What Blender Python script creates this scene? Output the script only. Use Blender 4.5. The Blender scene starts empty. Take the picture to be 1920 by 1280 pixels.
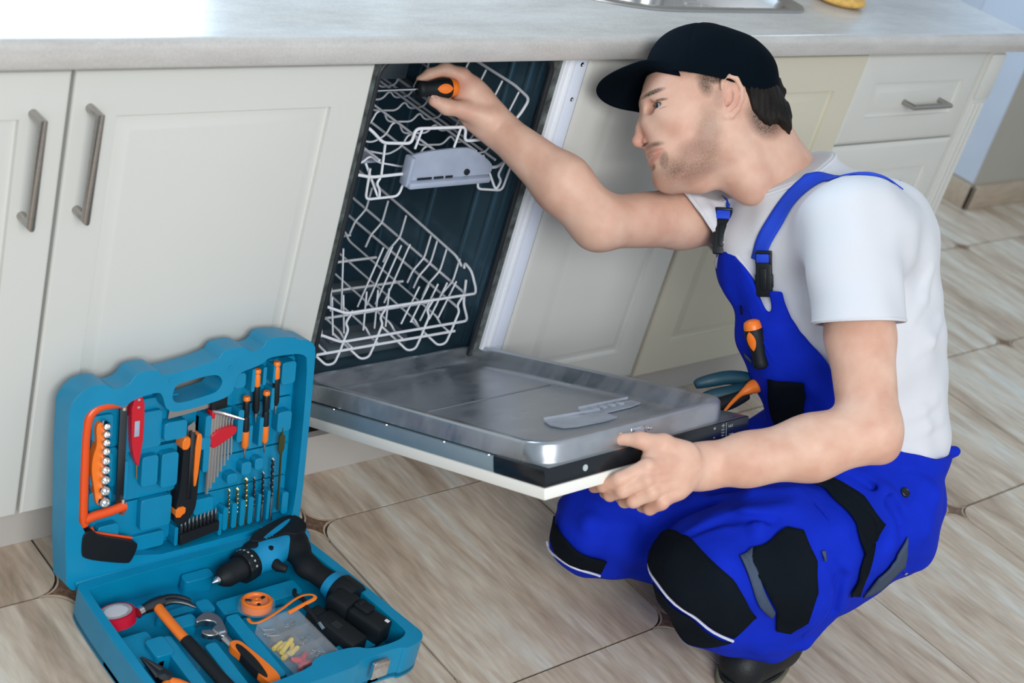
import bpy, bmesh, math, random
import numpy as np
from mathutils import Vector, Matrix
from mathutils.geometry import tessellate_polygon
random.seed(7)
S = bpy.context.scene
COL = S.collection

# ------------------------------------------------------------------ camera, world, lights, exposure
cam = bpy.data.objects.new('camera', bpy.data.cameras.new('camera'))
COL.objects.link(cam); S.camera = cam
cam.location = (-1.3379, -1.6235, 1.5395)
cam.rotation_mode = 'XYZ'
cam.rotation_euler = (1.063797, -0.260737, -0.694767)
cam.data.sensor_width = 36.0
cam.data.lens = 52.0945
cam.data.clip_start = 0.05
cam.data.dof.use_dof = True
cam.data.dof.focus_distance = 2.38
cam.data.dof.aperture_fstop = 4.5
W = bpy.data.worlds.new('world'); S.world = W; W.use_nodes = True
W.node_tree.nodes['Background'].inputs[0].default_value = (0.80, 0.91, 1.0, 1)
W.node_tree.nodes['Background'].inputs[1].default_value = 0.50

def area(name, loc, target, sx, sy, power, color):
    l = bpy.data.lights.new(name, 'AREA'); l.shape = 'RECTANGLE'; l.size = sx; l.size_y = sy
    l.energy = power; l.color = color
    o = bpy.data.objects.new(name, l); COL.objects.link(o); o.location = loc
    o.rotation_euler = (Vector(target) - Vector(loc)).to_track_quat('-Z', 'Y').to_euler()
    return o
area('window_light', (-1.6, -3.4, 2.3), (0.4, -0.2, 0.5), 2.0, 1.6, 104, (0.98, 0.985, 0.985))
area('window_light', (-0.15, 0.95, 1.55), (-0.15, -1.0, 1.0), 1.0, 0.9, 20, (0.62, 0.82, 1.0))
area('window_light', (2.42, 0.95, 1.6), (2.2, -1.0, 0.9), 0.5, 1.0, 13, (0.55, 0.78, 1.0))
S.view_settings.view_transform = 'Standard'
S.view_settings.look = 'None'
S.view_settings.gamma = 1
S.view_settings.exposure = 0.25
S.view_settings.use_curve_mapping = False
S.cycles.max_bounces = 7
S.cycles.use_denoising = True

# ------------------------------------------------------------------ materials
def new_mat(name):
    m = bpy.data.materials.new(name); m.use_nodes = True
    return m, m.node_tree, m.node_tree.nodes['Principled BSDF']
def N(nt, t, **k):
    n = nt.nodes.new(t)
    for a, b in k.items(): setattr(n, a, b)
    return n
def mat(name, col, rough=0.5, metal=0.0, var=0.06, scale=8.0, bump=0.0, bscale=60.0, spec=0.5, stretch=(1, 1, 1),
        rvar=0.0, alpha=1.0, trans=0.0, coat=0.0, sheen=0.0, emit=None, aniso=None):
    m, nt, b = new_mat(name)
    tc = N(nt, 'ShaderNodeTexCoord'); mp = N(nt, 'ShaderNodeMapping'); mp.inputs['Scale'].default_value = stretch
    nt.links.new(tc.outputs['Object'], mp.inputs[0])
    no = N(nt, 'ShaderNodeTexNoise'); no.inputs['Scale'].default_value = scale; no.inputs['Detail'].default_value = 5
    nt.links.new(mp.outputs[0], no.inputs[0])
    r = N(nt, 'ShaderNodeValToRGB')
    r.color_ramp.elements[0].position = 0.3; r.color_ramp.elements[1].position = 0.7
    r.color_ramp.elements[0].color = (*[c * (1 - var) for c in col], 1)
    r.color_ramp.elements[1].color = (*[min(1, c * (1 + var)) for c in col], 1)
    nt.links.new(no.outputs['Fac'], r.inputs[0]); nt.links.new(r.outputs[0], b.inputs['Base Color'])
    b.inputs['Roughness'].default_value = rough; b.inputs['Metallic'].default_value = metal
    b.inputs['Specular IOR Level'].default_value = spec
    if rvar:
        mr = N(nt, 'ShaderNodeMapRange'); mr.inputs[3].default_value = max(0.02, rough - rvar); mr.inputs[4].default_value = rough + rvar
        nt.links.new(no.outputs['Fac'], mr.inputs[0]); nt.links.new(mr.outputs[0], b.inputs['Roughness'])
    if bump:
        n2 = N(nt, 'ShaderNodeTexNoise'); n2.inputs['Scale'].default_value = bscale; n2.inputs['Detail'].default_value = 3
        nt.links.new(mp.outputs[0], n2.inputs[0])
        bp = N(nt, 'ShaderNodeBump'); bp.inputs['Strength'].default_value = bump; bp.inputs['Distance'].default_value = 0.002
        nt.links.new(n2.outputs['Fac'], bp.inputs['Height']); nt.links.new(bp.outputs[0], b.inputs['Normal'])
    if alpha < 1: b.inputs['Alpha'].default_value = alpha
    if trans: b.inputs['Transmission Weight'].default_value = trans
    if coat: b.inputs['Coat Weight'].default_value = coat; b.inputs['Coat Roughness'].default_value = 0.15
    if sheen: b.inputs['Sheen Weight'].default_value = sheen
    if emit: b.inputs['Emission Color'].default_value = (*emit[0], 1); b.inputs['Emission Strength'].default_value = emit[1]
    return m

M = {}
M['cream'] = mat('cream_lacquer', (0.62, 0.62, 0.585), 0.42, var=0.02, scale=3, spec=0.35)
M['cream_lit_warm'] = mat('cream_lacquer_warm_light', (0.62, 0.585, 0.47), 0.42, var=0.02, scale=3, spec=0.35)  # same lacquer as cream, with the warmer light put into its colour
M['white_panel'] = mat('white_lacquer', (0.80, 0.79, 0.74), 0.4, var=0.015, scale=3)
M['plinth'] = mat('plinth_laminate', (0.50, 0.47, 0.44), 0.5, var=0.03)
M['carcass'] = mat('carcass_board', (0.55, 0.53, 0.50), 0.6, var=0.03)
M['strip'] = mat('white_enamel_strip', (0.74, 0.80, 0.92), 0.35, var=0.02)
M['brushed'] = mat('brushed_nickel', (0.42, 0.40, 0.38), 0.32, 1.0, var=0.08, scale=40, stretch=(1, 1, 12))
M['steel'] = mat('stainless_steel', (0.50, 0.50, 0.50), 0.28, 1.0, var=0.08, scale=6, rvar=0.08)
M['edge_steel'] = mat('blue_grey_edge_steel', (0.30, 0.40, 0.47), 0.38, 0.55, var=0.08, scale=12)
M['keysteel'] = mat('nickel_hex_steel', (0.62, 0.60, 0.58), 0.32, 0.85, var=0.05)
M['trim_white'] = mat('bright_white_trim', (0.82, 0.85, 0.90), 0.35, var=0.01)
M['chrome'] = mat('chrome', (0.75, 0.75, 0.77), 0.14, 1.0, var=0.04)
M['tub'] = mat('tub_steel_dull', (0.11, 0.20, 0.26), 0.32, 0.7, var=0.35, scale=5, stretch=(1, 1, 0.3), rvar=0.1)
M['rubber'] = mat('black_rubber', (0.010, 0.014, 0.018), 0.45, var=0.2)
M['dirt'] = mat('scaled_metal', (0.10, 0.115, 0.11), 0.6, 0.4, var=0.6, scale=60, bump=0.5)
M['wire'] = mat('white_nylon_wire', (0.74, 0.76, 0.80), 0.35, var=0.03)
M['grey_plastic'] = mat('grey_plastic', (0.36, 0.41, 0.52), 0.4, var=0.08, scale=30)
M['darkgrey_plastic'] = mat('dark_grey_plastic', (0.10, 0.13, 0.15), 0.45, var=0.1)
M['black_gloss'] = mat('black_panel', (0.008, 0.011, 0.015), 0.22, var=0.1)
M['black'] = mat('black_plastic', (0.006, 0.009, 0.012), 0.42, spec=0.35, var=0.2, bump=0.1, bscale=200)
M['blacksoft'] = mat('black_soft_grip', (0.006, 0.009, 0.012), 0.6, spec=0.3, var=0.2, bump=0.15, bscale=300)
M['mark'] = mat('printed_white', (0.45, 0.52, 0.52), 0.5, var=0.0)
M['clear'] = mat('clear_plastic', (0.62, 0.68, 0.78), 0.25, var=0.1, alpha=0.55, scale=20)
M['boxclear'] = mat('clear_box_plastic', (0.75, 0.82, 0.9), 0.12, var=0.02, alpha=0.09)
M['blue'] = mat('blue_moulded_plastic', (0.0, 0.225, 0.41), 0.34, var=0.05, scale=20, bump=0.05, bscale=150)
M['tealblue'] = mat('blue_tool_plastic', (0.008, 0.26, 0.50), 0.35, var=0.05)
M['orange'] = mat('orange_plastic', (0.86, 0.19, 0.015), 0.38, var=0.04)
M['saworange'] = mat('orange_enamel', (0.80, 0.085, 0.012), 0.28, var=0.04)
M['red'] = mat('red_plastic', (0.55, 0.008, 0.022), 0.32, var=0.05)
M['yellow'] = mat('yellow_plastic', (0.80, 0.58, 0.05), 0.45, var=0.05)
M['gold'] = mat('gold_titanium', (0.42, 0.32, 0.12), 0.3, 1.0, var=0.2)
M['dark_steel'] = mat('dark_steel', (0.10, 0.11, 0.12), 0.33, 1.0, var=0.2)
M['olive'] = mat('olive_bit', (0.09, 0.10, 0.04), 0.35, 0.7, var=0.2)
M['tape'] = mat('red_tape', (0.52, 0.006, 0.03), 0.3, var=0.04)
M['tapeface'] = mat('tape_core_white', (0.75, 0.75, 0.78), 0.5, var=0.03)
M['sponge'] = mat('yellow_sponge', (0.72, 0.44, 0.12), 0.9, var=0.2, scale=90, bump=1.0, bscale=180)
M['wallbeige'] = mat('beige_wall', (0.40, 0.375, 0.33), 0.7, var=0.03, bump=0.1)
M['wall_lit_tint'] = mat('wall_window_light_tint', (0.50, 0.56, 0.66), 0.5, var=0.03)  # bluish window light put into the wall colour
M['woodtrim'] = mat('beige_wood_trim', (0.42, 0.34, 0.26), 0.5, var=0.12, scale=12, stretch=(1, 8, 8))
M['boot'] = mat('black_boot_leather', (0.007, 0.009, 0.011), 0.5, spec=0.3, var=0.2, bump=0.3, bscale=120)
M['sole'] = mat('olive_grey_sole', (0.16, 0.155, 0.11), 0.6, var=0.1)
M['cap'] = mat('navy_black_cotton', (0.0012, 0.0040, 0.0075), 0.85, var=0.25, bump=0.25, bscale=400, spec=0.06)
M['hair'] = mat('dark_brown_hair', (0.010, 0.0075, 0.006), 0.65, spec=0.2, var=0.5, scale=60, stretch=(1, 1, 0.15), bump=0.9, bscale=140)
M['eyewhite'] = mat('eye_white', (0.72, 0.74, 0.78), 0.15, var=0.02)
M['iris'] = mat('grey_blue_iris', (0.03, 0.06, 0.08), 0.1, var=0.3)
M['shirt'] = mat('white_cotton', (0.66, 0.665, 0.70), 0.85, var=0.015, bump=0.12, bscale=250, spec=0.2, sheen=0.1)
M['royal'] = mat('royal_blue_twill', (0.003, 0.022, 0.47), 0.85, var=0.12, scale=14, bump=0.35, bscale=90, spec=0.15)
M['strapblue'] = mat('blue_elastic_webbing', (0.004, 0.055, 0.62), 0.7, var=0.05, bump=0.2, bscale=400)
M['cordura'] = mat('black_cordura', (0.0035, 0.0065, 0.011), 0.85, var=0.25, bump=0.4, bscale=350, spec=0.10)
M['greycloth'] = mat('grey_pocket_cloth', (0.035, 0.06, 0.11), 0.75, var=0.15, bump=0.3, bscale=300)
M['piping'] = mat('white_piping', (0.62, 0.64, 0.78), 0.4, var=0.02)
M['tealgrip'] = mat('dark_teal_grip', (0.008, 0.055, 0.085), 0.5, var=0.1)
M['grout'] = mat('dark_grout', (0.035, 0.028, 0.024), 0.9, var=0.3, scale=30)

def streak_mat(name, cols, scale, stretch, rough, fine=0.25, rnd=True, speck=0.0):
    m, nt, b = new_mat(name)
    tc = N(nt, 'ShaderNodeTexCoord'); mp = N(nt, 'ShaderNodeMapping'); mp.inputs['Scale'].default_value = stretch
    oi = N(nt, 'ShaderNodeObjectInfo'); ad = N(nt, 'ShaderNodeVectorMath', operation='MULTIPLY_ADD')
    nt.links.new(tc.outputs['Object'], ad.inputs[0]); ad.inputs[1].default_value = (1, 1, 1)
    cb = N(nt, 'ShaderNodeCombineXYZ'); ml = N(nt, 'ShaderNodeMath', operation='MULTIPLY'); ml.inputs[1].default_value = 17.0 if rnd else 0.0
    nt.links.new(oi.outputs['Random'], ml.inputs[0])
    for i in range(3): nt.links.new(ml.outputs[0], cb.inputs[i])
    nt.links.new(cb.outputs[0], ad.inputs[2]); nt.links.new(ad.outputs[0], mp.inputs[0])
    n1 = N(nt, 'ShaderNodeTexNoise'); n1.inputs['Scale'].default_value = scale; n1.inputs['Detail'].default_value = 8
    n1.inputs['Roughness'].default_value = 0.62; n1.inputs['Distortion'].default_value = 0.6
    nt.links.new(mp.outputs[0], n1.inputs[0])
    r = N(nt, 'ShaderNodeValToRGB')
    while len(r.color_ramp.elements) < len(cols): r.color_ramp.elements.new(0.5)
    for i, (p, c) in enumerate(cols):
        r.color_ramp.elements[i].position = p; r.color_ramp.elements[i].color = (*c, 1)
    nt.links.new(n1.outputs['Fac'], r.inputs[0])
    n2 = N(nt, 'ShaderNodeTexNoise'); n2.inputs['Scale'].default_value = scale * 9; n2.inputs['Detail'].default_value = 6
    nt.links.new(mp.outputs[0], n2.inputs[0])
    mx = N(nt, 'ShaderNodeMixRGB', blend_type='OVERLAY'); mx.inputs[0].default_value = fine
    nt.links.new(r.outputs[0], mx.inputs[1]); nt.links.new(n2.outputs['Fac'], mx.inputs[2])
    out = mx.outputs[0]
    if speck:
        n3 = N(nt, 'ShaderNodeTexNoise'); n3.inputs['Scale'].default_value = 220; n3.inputs['Detail'].default_value = 2
        nt.links.new(tc.outputs['Object'], n3.inputs[0])
        m3 = N(nt, 'ShaderNodeMixRGB', blend_type='OVERLAY'); m3.inputs[0].default_value = speck
        nt.links.new(out, m3.inputs[1]); nt.links.new(n3.outputs['Fac'], m3.inputs[2]); out = m3.outputs[0]
    nt.links.new(out, b.inputs['Base Color'])
    b.inputs['Roughness'].default_value = rough
    return m
M['tile'] = streak_mat('travertine_tile', [(0.30, (0.34, 0.255, 0.190)), (0.43, (0.47, 0.375, 0.290)), (0.53, (0.55, 0.465, 0.375)), (0.60, (0.60, 0.545, 0.465)), (0.70, (0.60, 0.585, 0.54))], 3.6, (3.2, 0.50, 1), 0.36, 0.45)
M['counter'] = streak_mat('stone_laminate', [(0.3, (0.47, 0.445, 0.42)), (0.5, (0.53, 0.51, 0.49)), (0.7, (0.59, 0.575, 0.555))], 3.0, (0.6, 2.6, 2), 0.22, 0.16, False, 0.14)
M['insert'] = mat('brown_mosaic_insert', (0.17, 0.10, 0.068), 0.5, var=0.5, scale=120)
M['inserttrim'] = mat('insert_cream_border', (0.50, 0.40, 0.29), 0.45, var=0.1)

# brushed inner door steel with milky limescale
def scaled_steel():
    m, nt, b = new_mat('steel_with_limescale')
    tc = N(nt, 'ShaderNodeTexCoord'); mp = N(nt, 'ShaderNodeMapping'); mp.inputs['Scale'].default_value = (1, 2.2, 1)
    nt.links.new(tc.outputs['Object'], mp.inputs[0])
    n1 = N(nt, 'ShaderNodeTexNoise'); n1.inputs['Scale'].default_value = 5; n1.inputs['Detail'].default_value = 9; n1.inputs['Roughness'].default_value = 0.68
    nt.links.new(mp.outputs[0], n1.inputs[0])
    r = N(nt, 'ShaderNodeValToRGB'); r.color_ramp.elements[0].position = 0.35; r.color_ramp.elements[1].position = 0.85
    nt.links.new(n1.outputs['Fac'], r.inputs[0])
    mx = N(nt, 'ShaderNodeMixRGB'); mx.inputs[1].default_value = (0.42, 0.46, 0.50, 1); mx.inputs[2].default_value = (0.50, 0.50, 0.54, 1)
    nt.links.new(r.outputs[0], mx.inputs[0]); nt.links.new(mx.outputs[0], b.inputs['Base Color'])
    mm = N(nt, 'ShaderNodeMapRange'); mm.inputs[3].default_value = 0.96; mm.inputs[4].default_value = 0.45
    nt.links.new(r.outputs[0], mm.inputs[0]); nt.links.new(mm.outputs[0], b.inputs['Metallic'])
    mr = N(nt, 'ShaderNodeMapRange'); mr.inputs[3].default_value = 0.25; mr.inputs[4].default_value = 0.55
    nt.links.new(r.outputs[0], mr.inputs[0]); nt.links.new(mr.outputs[0], b.inputs['Roughness'])
    return m
M['scaled'] = scaled_steel()

# skin: colour kinds are stored per vertex (r = beard / hair growth and painted nostril and mouth shade, g = lips and redness)
def skin_mat():
    m, nt, b = new_mat('skin')
    at = N(nt, 'ShaderNodeAttribute'); at.attribute_name = 'kind'
    sp = N(nt, 'ShaderNodeSeparateColor'); nt.links.new(at.outputs['Color'], sp.inputs[0])
    tc = N(nt, 'ShaderNodeTexCoord')
    n1 = N(nt, 'ShaderNodeTexNoise'); n1.inputs['Scale'].default_value = 22; n1.inputs['Detail'].default_value = 5
    nt.links.new(tc.outputs['Object'], n1.inputs[0])
    r = N(nt, 'ShaderNodeValToRGB'); r.color_ramp.elements[0].position = 0.35; r.color_ramp.elements[1].position = 0.68
    r.color_ramp.elements[0].color = (0.62, 0.35, 0.255, 1); r.color_ramp.elements[1].color = (0.73, 0.47, 0.355, 1)
    nt.links.new(n1.outputs['Fac'], r.inputs[0])
    red = N(nt, 'ShaderNodeMixRGB'); red.inputs[2].default_value = (0.55, 0.16, 0.13, 1)
    nt.links.new(sp.outputs[1], red.inputs[0]); nt.links.new(r.outputs[0], red.inputs[1])
    n2 = N(nt, 'ShaderNodeTexNoise'); n2.inputs['Scale'].default_value = 800; n2.inputs['Detail'].default_value = 4
    mp = N(nt, 'ShaderNodeMapping'); mp.inputs['Scale'].default_value = (1, 1, 0.35); nt.links.new(tc.outputs['Object'], mp.inputs[0])
    nt.links.new(mp.outputs[0], n2.inputs[0])
    mr = N(nt, 'ShaderNodeMapRange'); mr.inputs[1].default_value = 0.38; mr.inputs[2].default_value = 0.62; mr.inputs[3].default_value = 0.62; mr.inputs[4].default_value = 1.08
    nt.links.new(n2.outputs['Fac'], mr.inputs[0])
    mu = N(nt, 'ShaderNodeMath', operation='MULTIPLY', use_clamp=True); nt.links.new(sp.outputs[0], mu.inputs[0]); nt.links.new(mr.outputs[0], mu.inputs[1])
    bd = N(nt, 'ShaderNodeMixRGB'); bd.inputs[2].default_value = (0.055, 0.034, 0.024, 1)
    nt.links.new(mu.outputs[0], bd.inputs[0]); nt.links.new(red.outputs[0], bd.inputs[1])
    nt.links.new(bd.outputs[0], b.inputs['Base Color'])
    b.inputs['Roughness'].default_value = 0.5; b.inputs['Specular IOR Level'].default_value = 0.35
    b.inputs['Subsurface Weight'].default_value = 0.12; b.inputs['Subsurface Radius'].default_value = (1.0, 0.35, 0.2); b.inputs['Subsurface Scale'].default_value = 0.012
    bp = N(nt, 'ShaderNodeBump'); bp.inputs['Strength'].default_value = 0.18; bp.inputs['Distance'].default_value = 0.001
    nt.links.new(n2.outputs['Fac'], bp.inputs['Height']); nt.links.new(bp.outputs[0], b.inputs['Normal'])
    return m
M['skin'] = skin_mat()

# ------------------------------------------------------------------ object helpers
def link(name, me, m=None, parent=None, smooth=30, loc=None):
    if m is not None: me.materials.append(m)
    if smooth is not None:
        me.polygons.foreach_set('use_smooth', [True] * len(me.polygons))
        if smooth < 180: me.set_sharp_from_angle(angle=math.radians(smooth))
    me.update()
    o = bpy.data.objects.new(name, me); COL.objects.link(o)
    if parent is not None: o.parent = parent
    if loc is not None: o.location = loc
    return o
def tag(o, label=None, cat=None, group=None, kind=None):
    if label: o['label'] = label
    if cat: o['category'] = cat
    if group: o['group'] = group
    if kind: o['kind'] = kind
    return o
def empty(name, label, cat, loc=(0, 0, 0), group=None, mtx=None):
    o = bpy.data.objects.new(name, None); COL.objects.link(o); o.empty_display_size = 0.05
    o.location = loc
    if mtx is not None: o.matrix_world = mtx
    return tag(o, label, cat, group)
class MB:
    """collects simple solids into one mesh"""
    def __init__(s): s.v = []; s.f = []
    def add(s, v, f):
        n = len(s.v); s.v += [tuple(map(float, p)) for p in v]; s.f += [tuple(i + n for i in q) for q in f]; return s
    def box(s, x0, y0, z0, x1, y1, z1):
        v = [(x, y, z) for z in (z0, z1) for y in (y0, y1) for x in (x0, x1)]
        return s.add(v, [(0, 2, 3, 1), (4, 5, 7, 6), (0, 1, 5, 4), (2, 6, 7, 3), (0, 4, 6, 2), (1, 3, 7, 5)])
    def rbox(s, x0, y0, z0, x1, y1, z1, r=0.003, seg=2):
        bm = bmesh.new(); bmesh.ops.create_cube(bm, size=1)
        for v in bm.verts: v.co = ((x0 + x1) / 2 + v.co.x * (x1 - x0), (y0 + y1) / 2 + v.co.y * (y1 - y0), (z0 + z1) / 2 + v.co.z * (z1 - z0))
        r = min(r, abs(x1 - x0) * .49, abs(y1 - y0) * .49, abs(z1 - z0) * .49)
        bmesh.ops.bevel(bm, geom=bm.edges[:], offset=r, segments=seg, profile=0.5, affect='EDGES')
        bm.verts.index_update()
        s.add([v.co for v in bm.verts], [[v.index for v in f.verts] for f in bm.faces]); bm.free(); return s
    def tube(s, pts, r, n=8, closed=False, flat=1.0, caps=True):
        P = [Vector(p) for p in pts]; m = len(P); rr = r if hasattr(r, '__len__') else [r] * m
        if len(rr) != m: rr = list(np.interp(np.linspace(0, 1, m), np.linspace(0, 1, len(rr)), rr))
        up = None; rings = []
        for i in range(m):
            e0 = (P[i] - P[i - 1]) if (closed or i > 0) else (P[1] - P[0]); e1 = (P[(i + 1) % m] - P[i]) if (closed or i < m - 1) else e0
            e0 = e0.normalized() if e0.length > 1e-9 else e1.normalized(); e1 = e1.normalized() if e1.length > 1e-9 else e0
            d = e0 + e1; d = d.normalized() if d.length > 1e-6 else e0
            if up is None:
                up = d.orthogonal().normalized()
                if abs(d.z) < 0.9: up = (Vector((0, 0, 1)) - d * d.z).normalized()
            else:
                up = (up - d * up.dot(d)); up = up.normalized() if up.length > 1e-6 else d.orthogonal().normalized()
            sd = d.cross(up); sc = 1 / max(e0.dot(d), 0.5); w = e1 - e0; w = (w - d * w.dot(d))
            w = w.normalized() if w.length > 1e-4 else None
            ring = []
            for k in range(n):
                t = 2 * math.pi * k / n; o_ = (sd * math.cos(t) + up * math.sin(t) * flat) * rr[i]
                if w is not None: o_ += w * (o_.dot(w) * (sc - 1))
                ring.append(P[i] + o_)
            rings.append(ring)
        v = [q for R_ in rings for q in R_]; f = []
        for i in range(m if closed else m - 1):
            j = (i + 1) % m
            for k in range(n): f.append((i * n + k, i * n + (k + 1) % n, j * n + (k + 1) % n, j * n + k))
        if caps and not closed: f += [tuple(range(n))[::-1], tuple((m - 1) * n + k for k in range(n))]
        return s.add(v, f)
    def lathe(s, prof, n=20, M4=None):
        """prof: (radius, height) about local z"""
        v = []; f = []; m = len(prof)
        for r, h in prof:
            for k in range(n): t = 2 * math.pi * k / n; v.append(Vector((r * math.cos(t), r * math.sin(t), h)))
        for i in range(m - 1):
            for k in range(n): f.append((i * n + k, i * n + (k + 1) % n, (i + 1) * n + (k + 1) % n, (i + 1) * n + k))
        f += [tuple(range(n))[::-1], tuple((m - 1) * n + k for k in range(n))]
        if M4 is not None: v = [M4 @ q for q in v]
        return s.add(v, f)
    def prism(s, loops, z0, z1, M4=None):
        """loops: outer loop then holes, all 2D; extruded z0..z1"""
        L = [[Vector((x, y, 0)) for x, y in l] for l in loops]
        tri = tessellate_polygon(L); flat = [q for l in L for q in l]; n = len(flat)
        v = [Vector((q.x, q.y, z0)) for q in flat] + [Vector((q.x, q.y, z1)) for q in flat]; f = []
        for t in tri:
            a, b, c = [flat[i] for i in t]
            if (b - a).cross(c - a).z < 0: t = t[::-1]
            f.append(tuple(i + n for i in t)); f.append(tuple(t[::-1]))
        k = 0
        for li, l in enumerate(L):
            m = len(l); ar = sum(l[i].x * l[(i + 1) % m].y - l[(i + 1) % m].x * l[i].y for i in range(m))
            ccw = (ar > 0) == (li == 0)
            for i in range(m):
                a, b = k + i, k + (i + 1) % m
                f.append((a, b, b + n, a + n) if ccw else (b, a, a + n, b + n))
            k += m
        if M4 is not None: v = [M4 @ q for q in v]
        return s.add(v, f)
    def xf(s, M4): s.v = [tuple(M4 @ Vector(q)) for q in s.v]; return s
    def mesh(s, name='m'):
        me = bpy.data.meshes.new(name); me.from_pydata(s.v, [], s.f); me.validate(); return me
    def build(s, name, m, parent=None, smooth=30, bevel=0.0, seg=2, loc=None):
        o = link(name, s.mesh(name), m, parent, smooth, loc)
        if bevel:
            b = o.modifiers.new('b', 'BEVEL'); b.width = bevel; b.segments = seg; b.limit_method = 'ANGLE'; b.angle_limit = math.radians(35)
            b.harden_normals = False
        return o
def rrect(x0, y0, x1, y1, r, n=5):
    out = []
    for cx, cy, a in ((x1 - r, y1 - r, 0), (x0 + r, y1 - r, 90), (x0 + r, y0 + r, 180), (x1 - r, y0 + r, 270)):
        for k in range(n + 1):
            t = math.radians(a + 90 * k / n); out.append((cx + r * math.cos(t), cy + r * math.sin(t)))
    return out
def smooth_poly(pts, it=2, closed=True):
    for _ in range(it):
        o = []; n = len(pts)
        rng = range(n) if closed else range(n - 1)
        if not closed: o.append(pts[0])
        for i in rng:
            a, b = np.array(pts[i], float), np.array(pts[(i + 1) % n], float)
            o += [tuple(a * .75 + b * .25), tuple(a * .25 + b * .75)]
        if not closed: o.append(pts[-1])
        pts = o
    return pts
def frame(o, x, y, z=None):
    x = Vector(x).normalized(); y = Vector(y); z = Vector(z) if z is not None else x.cross(y)
    z.normalize(); y = z.cross(x)
    m = Matrix.Identity(4)
    for i in range(3): m[i][0] = x[i]; m[i][1] = y[i]; m[i][2] = z[i]; m[i][3] = o[i]
    return m
def align(a, b):
    """matrix with local z from a towards b, origin a"""
    a = Vector(a); d = (Vector(b) - a).normalized()
    return Matrix.Translation(a) @ d.to_track_quat('Z', 'Y').to_matrix().to_4x4()

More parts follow.
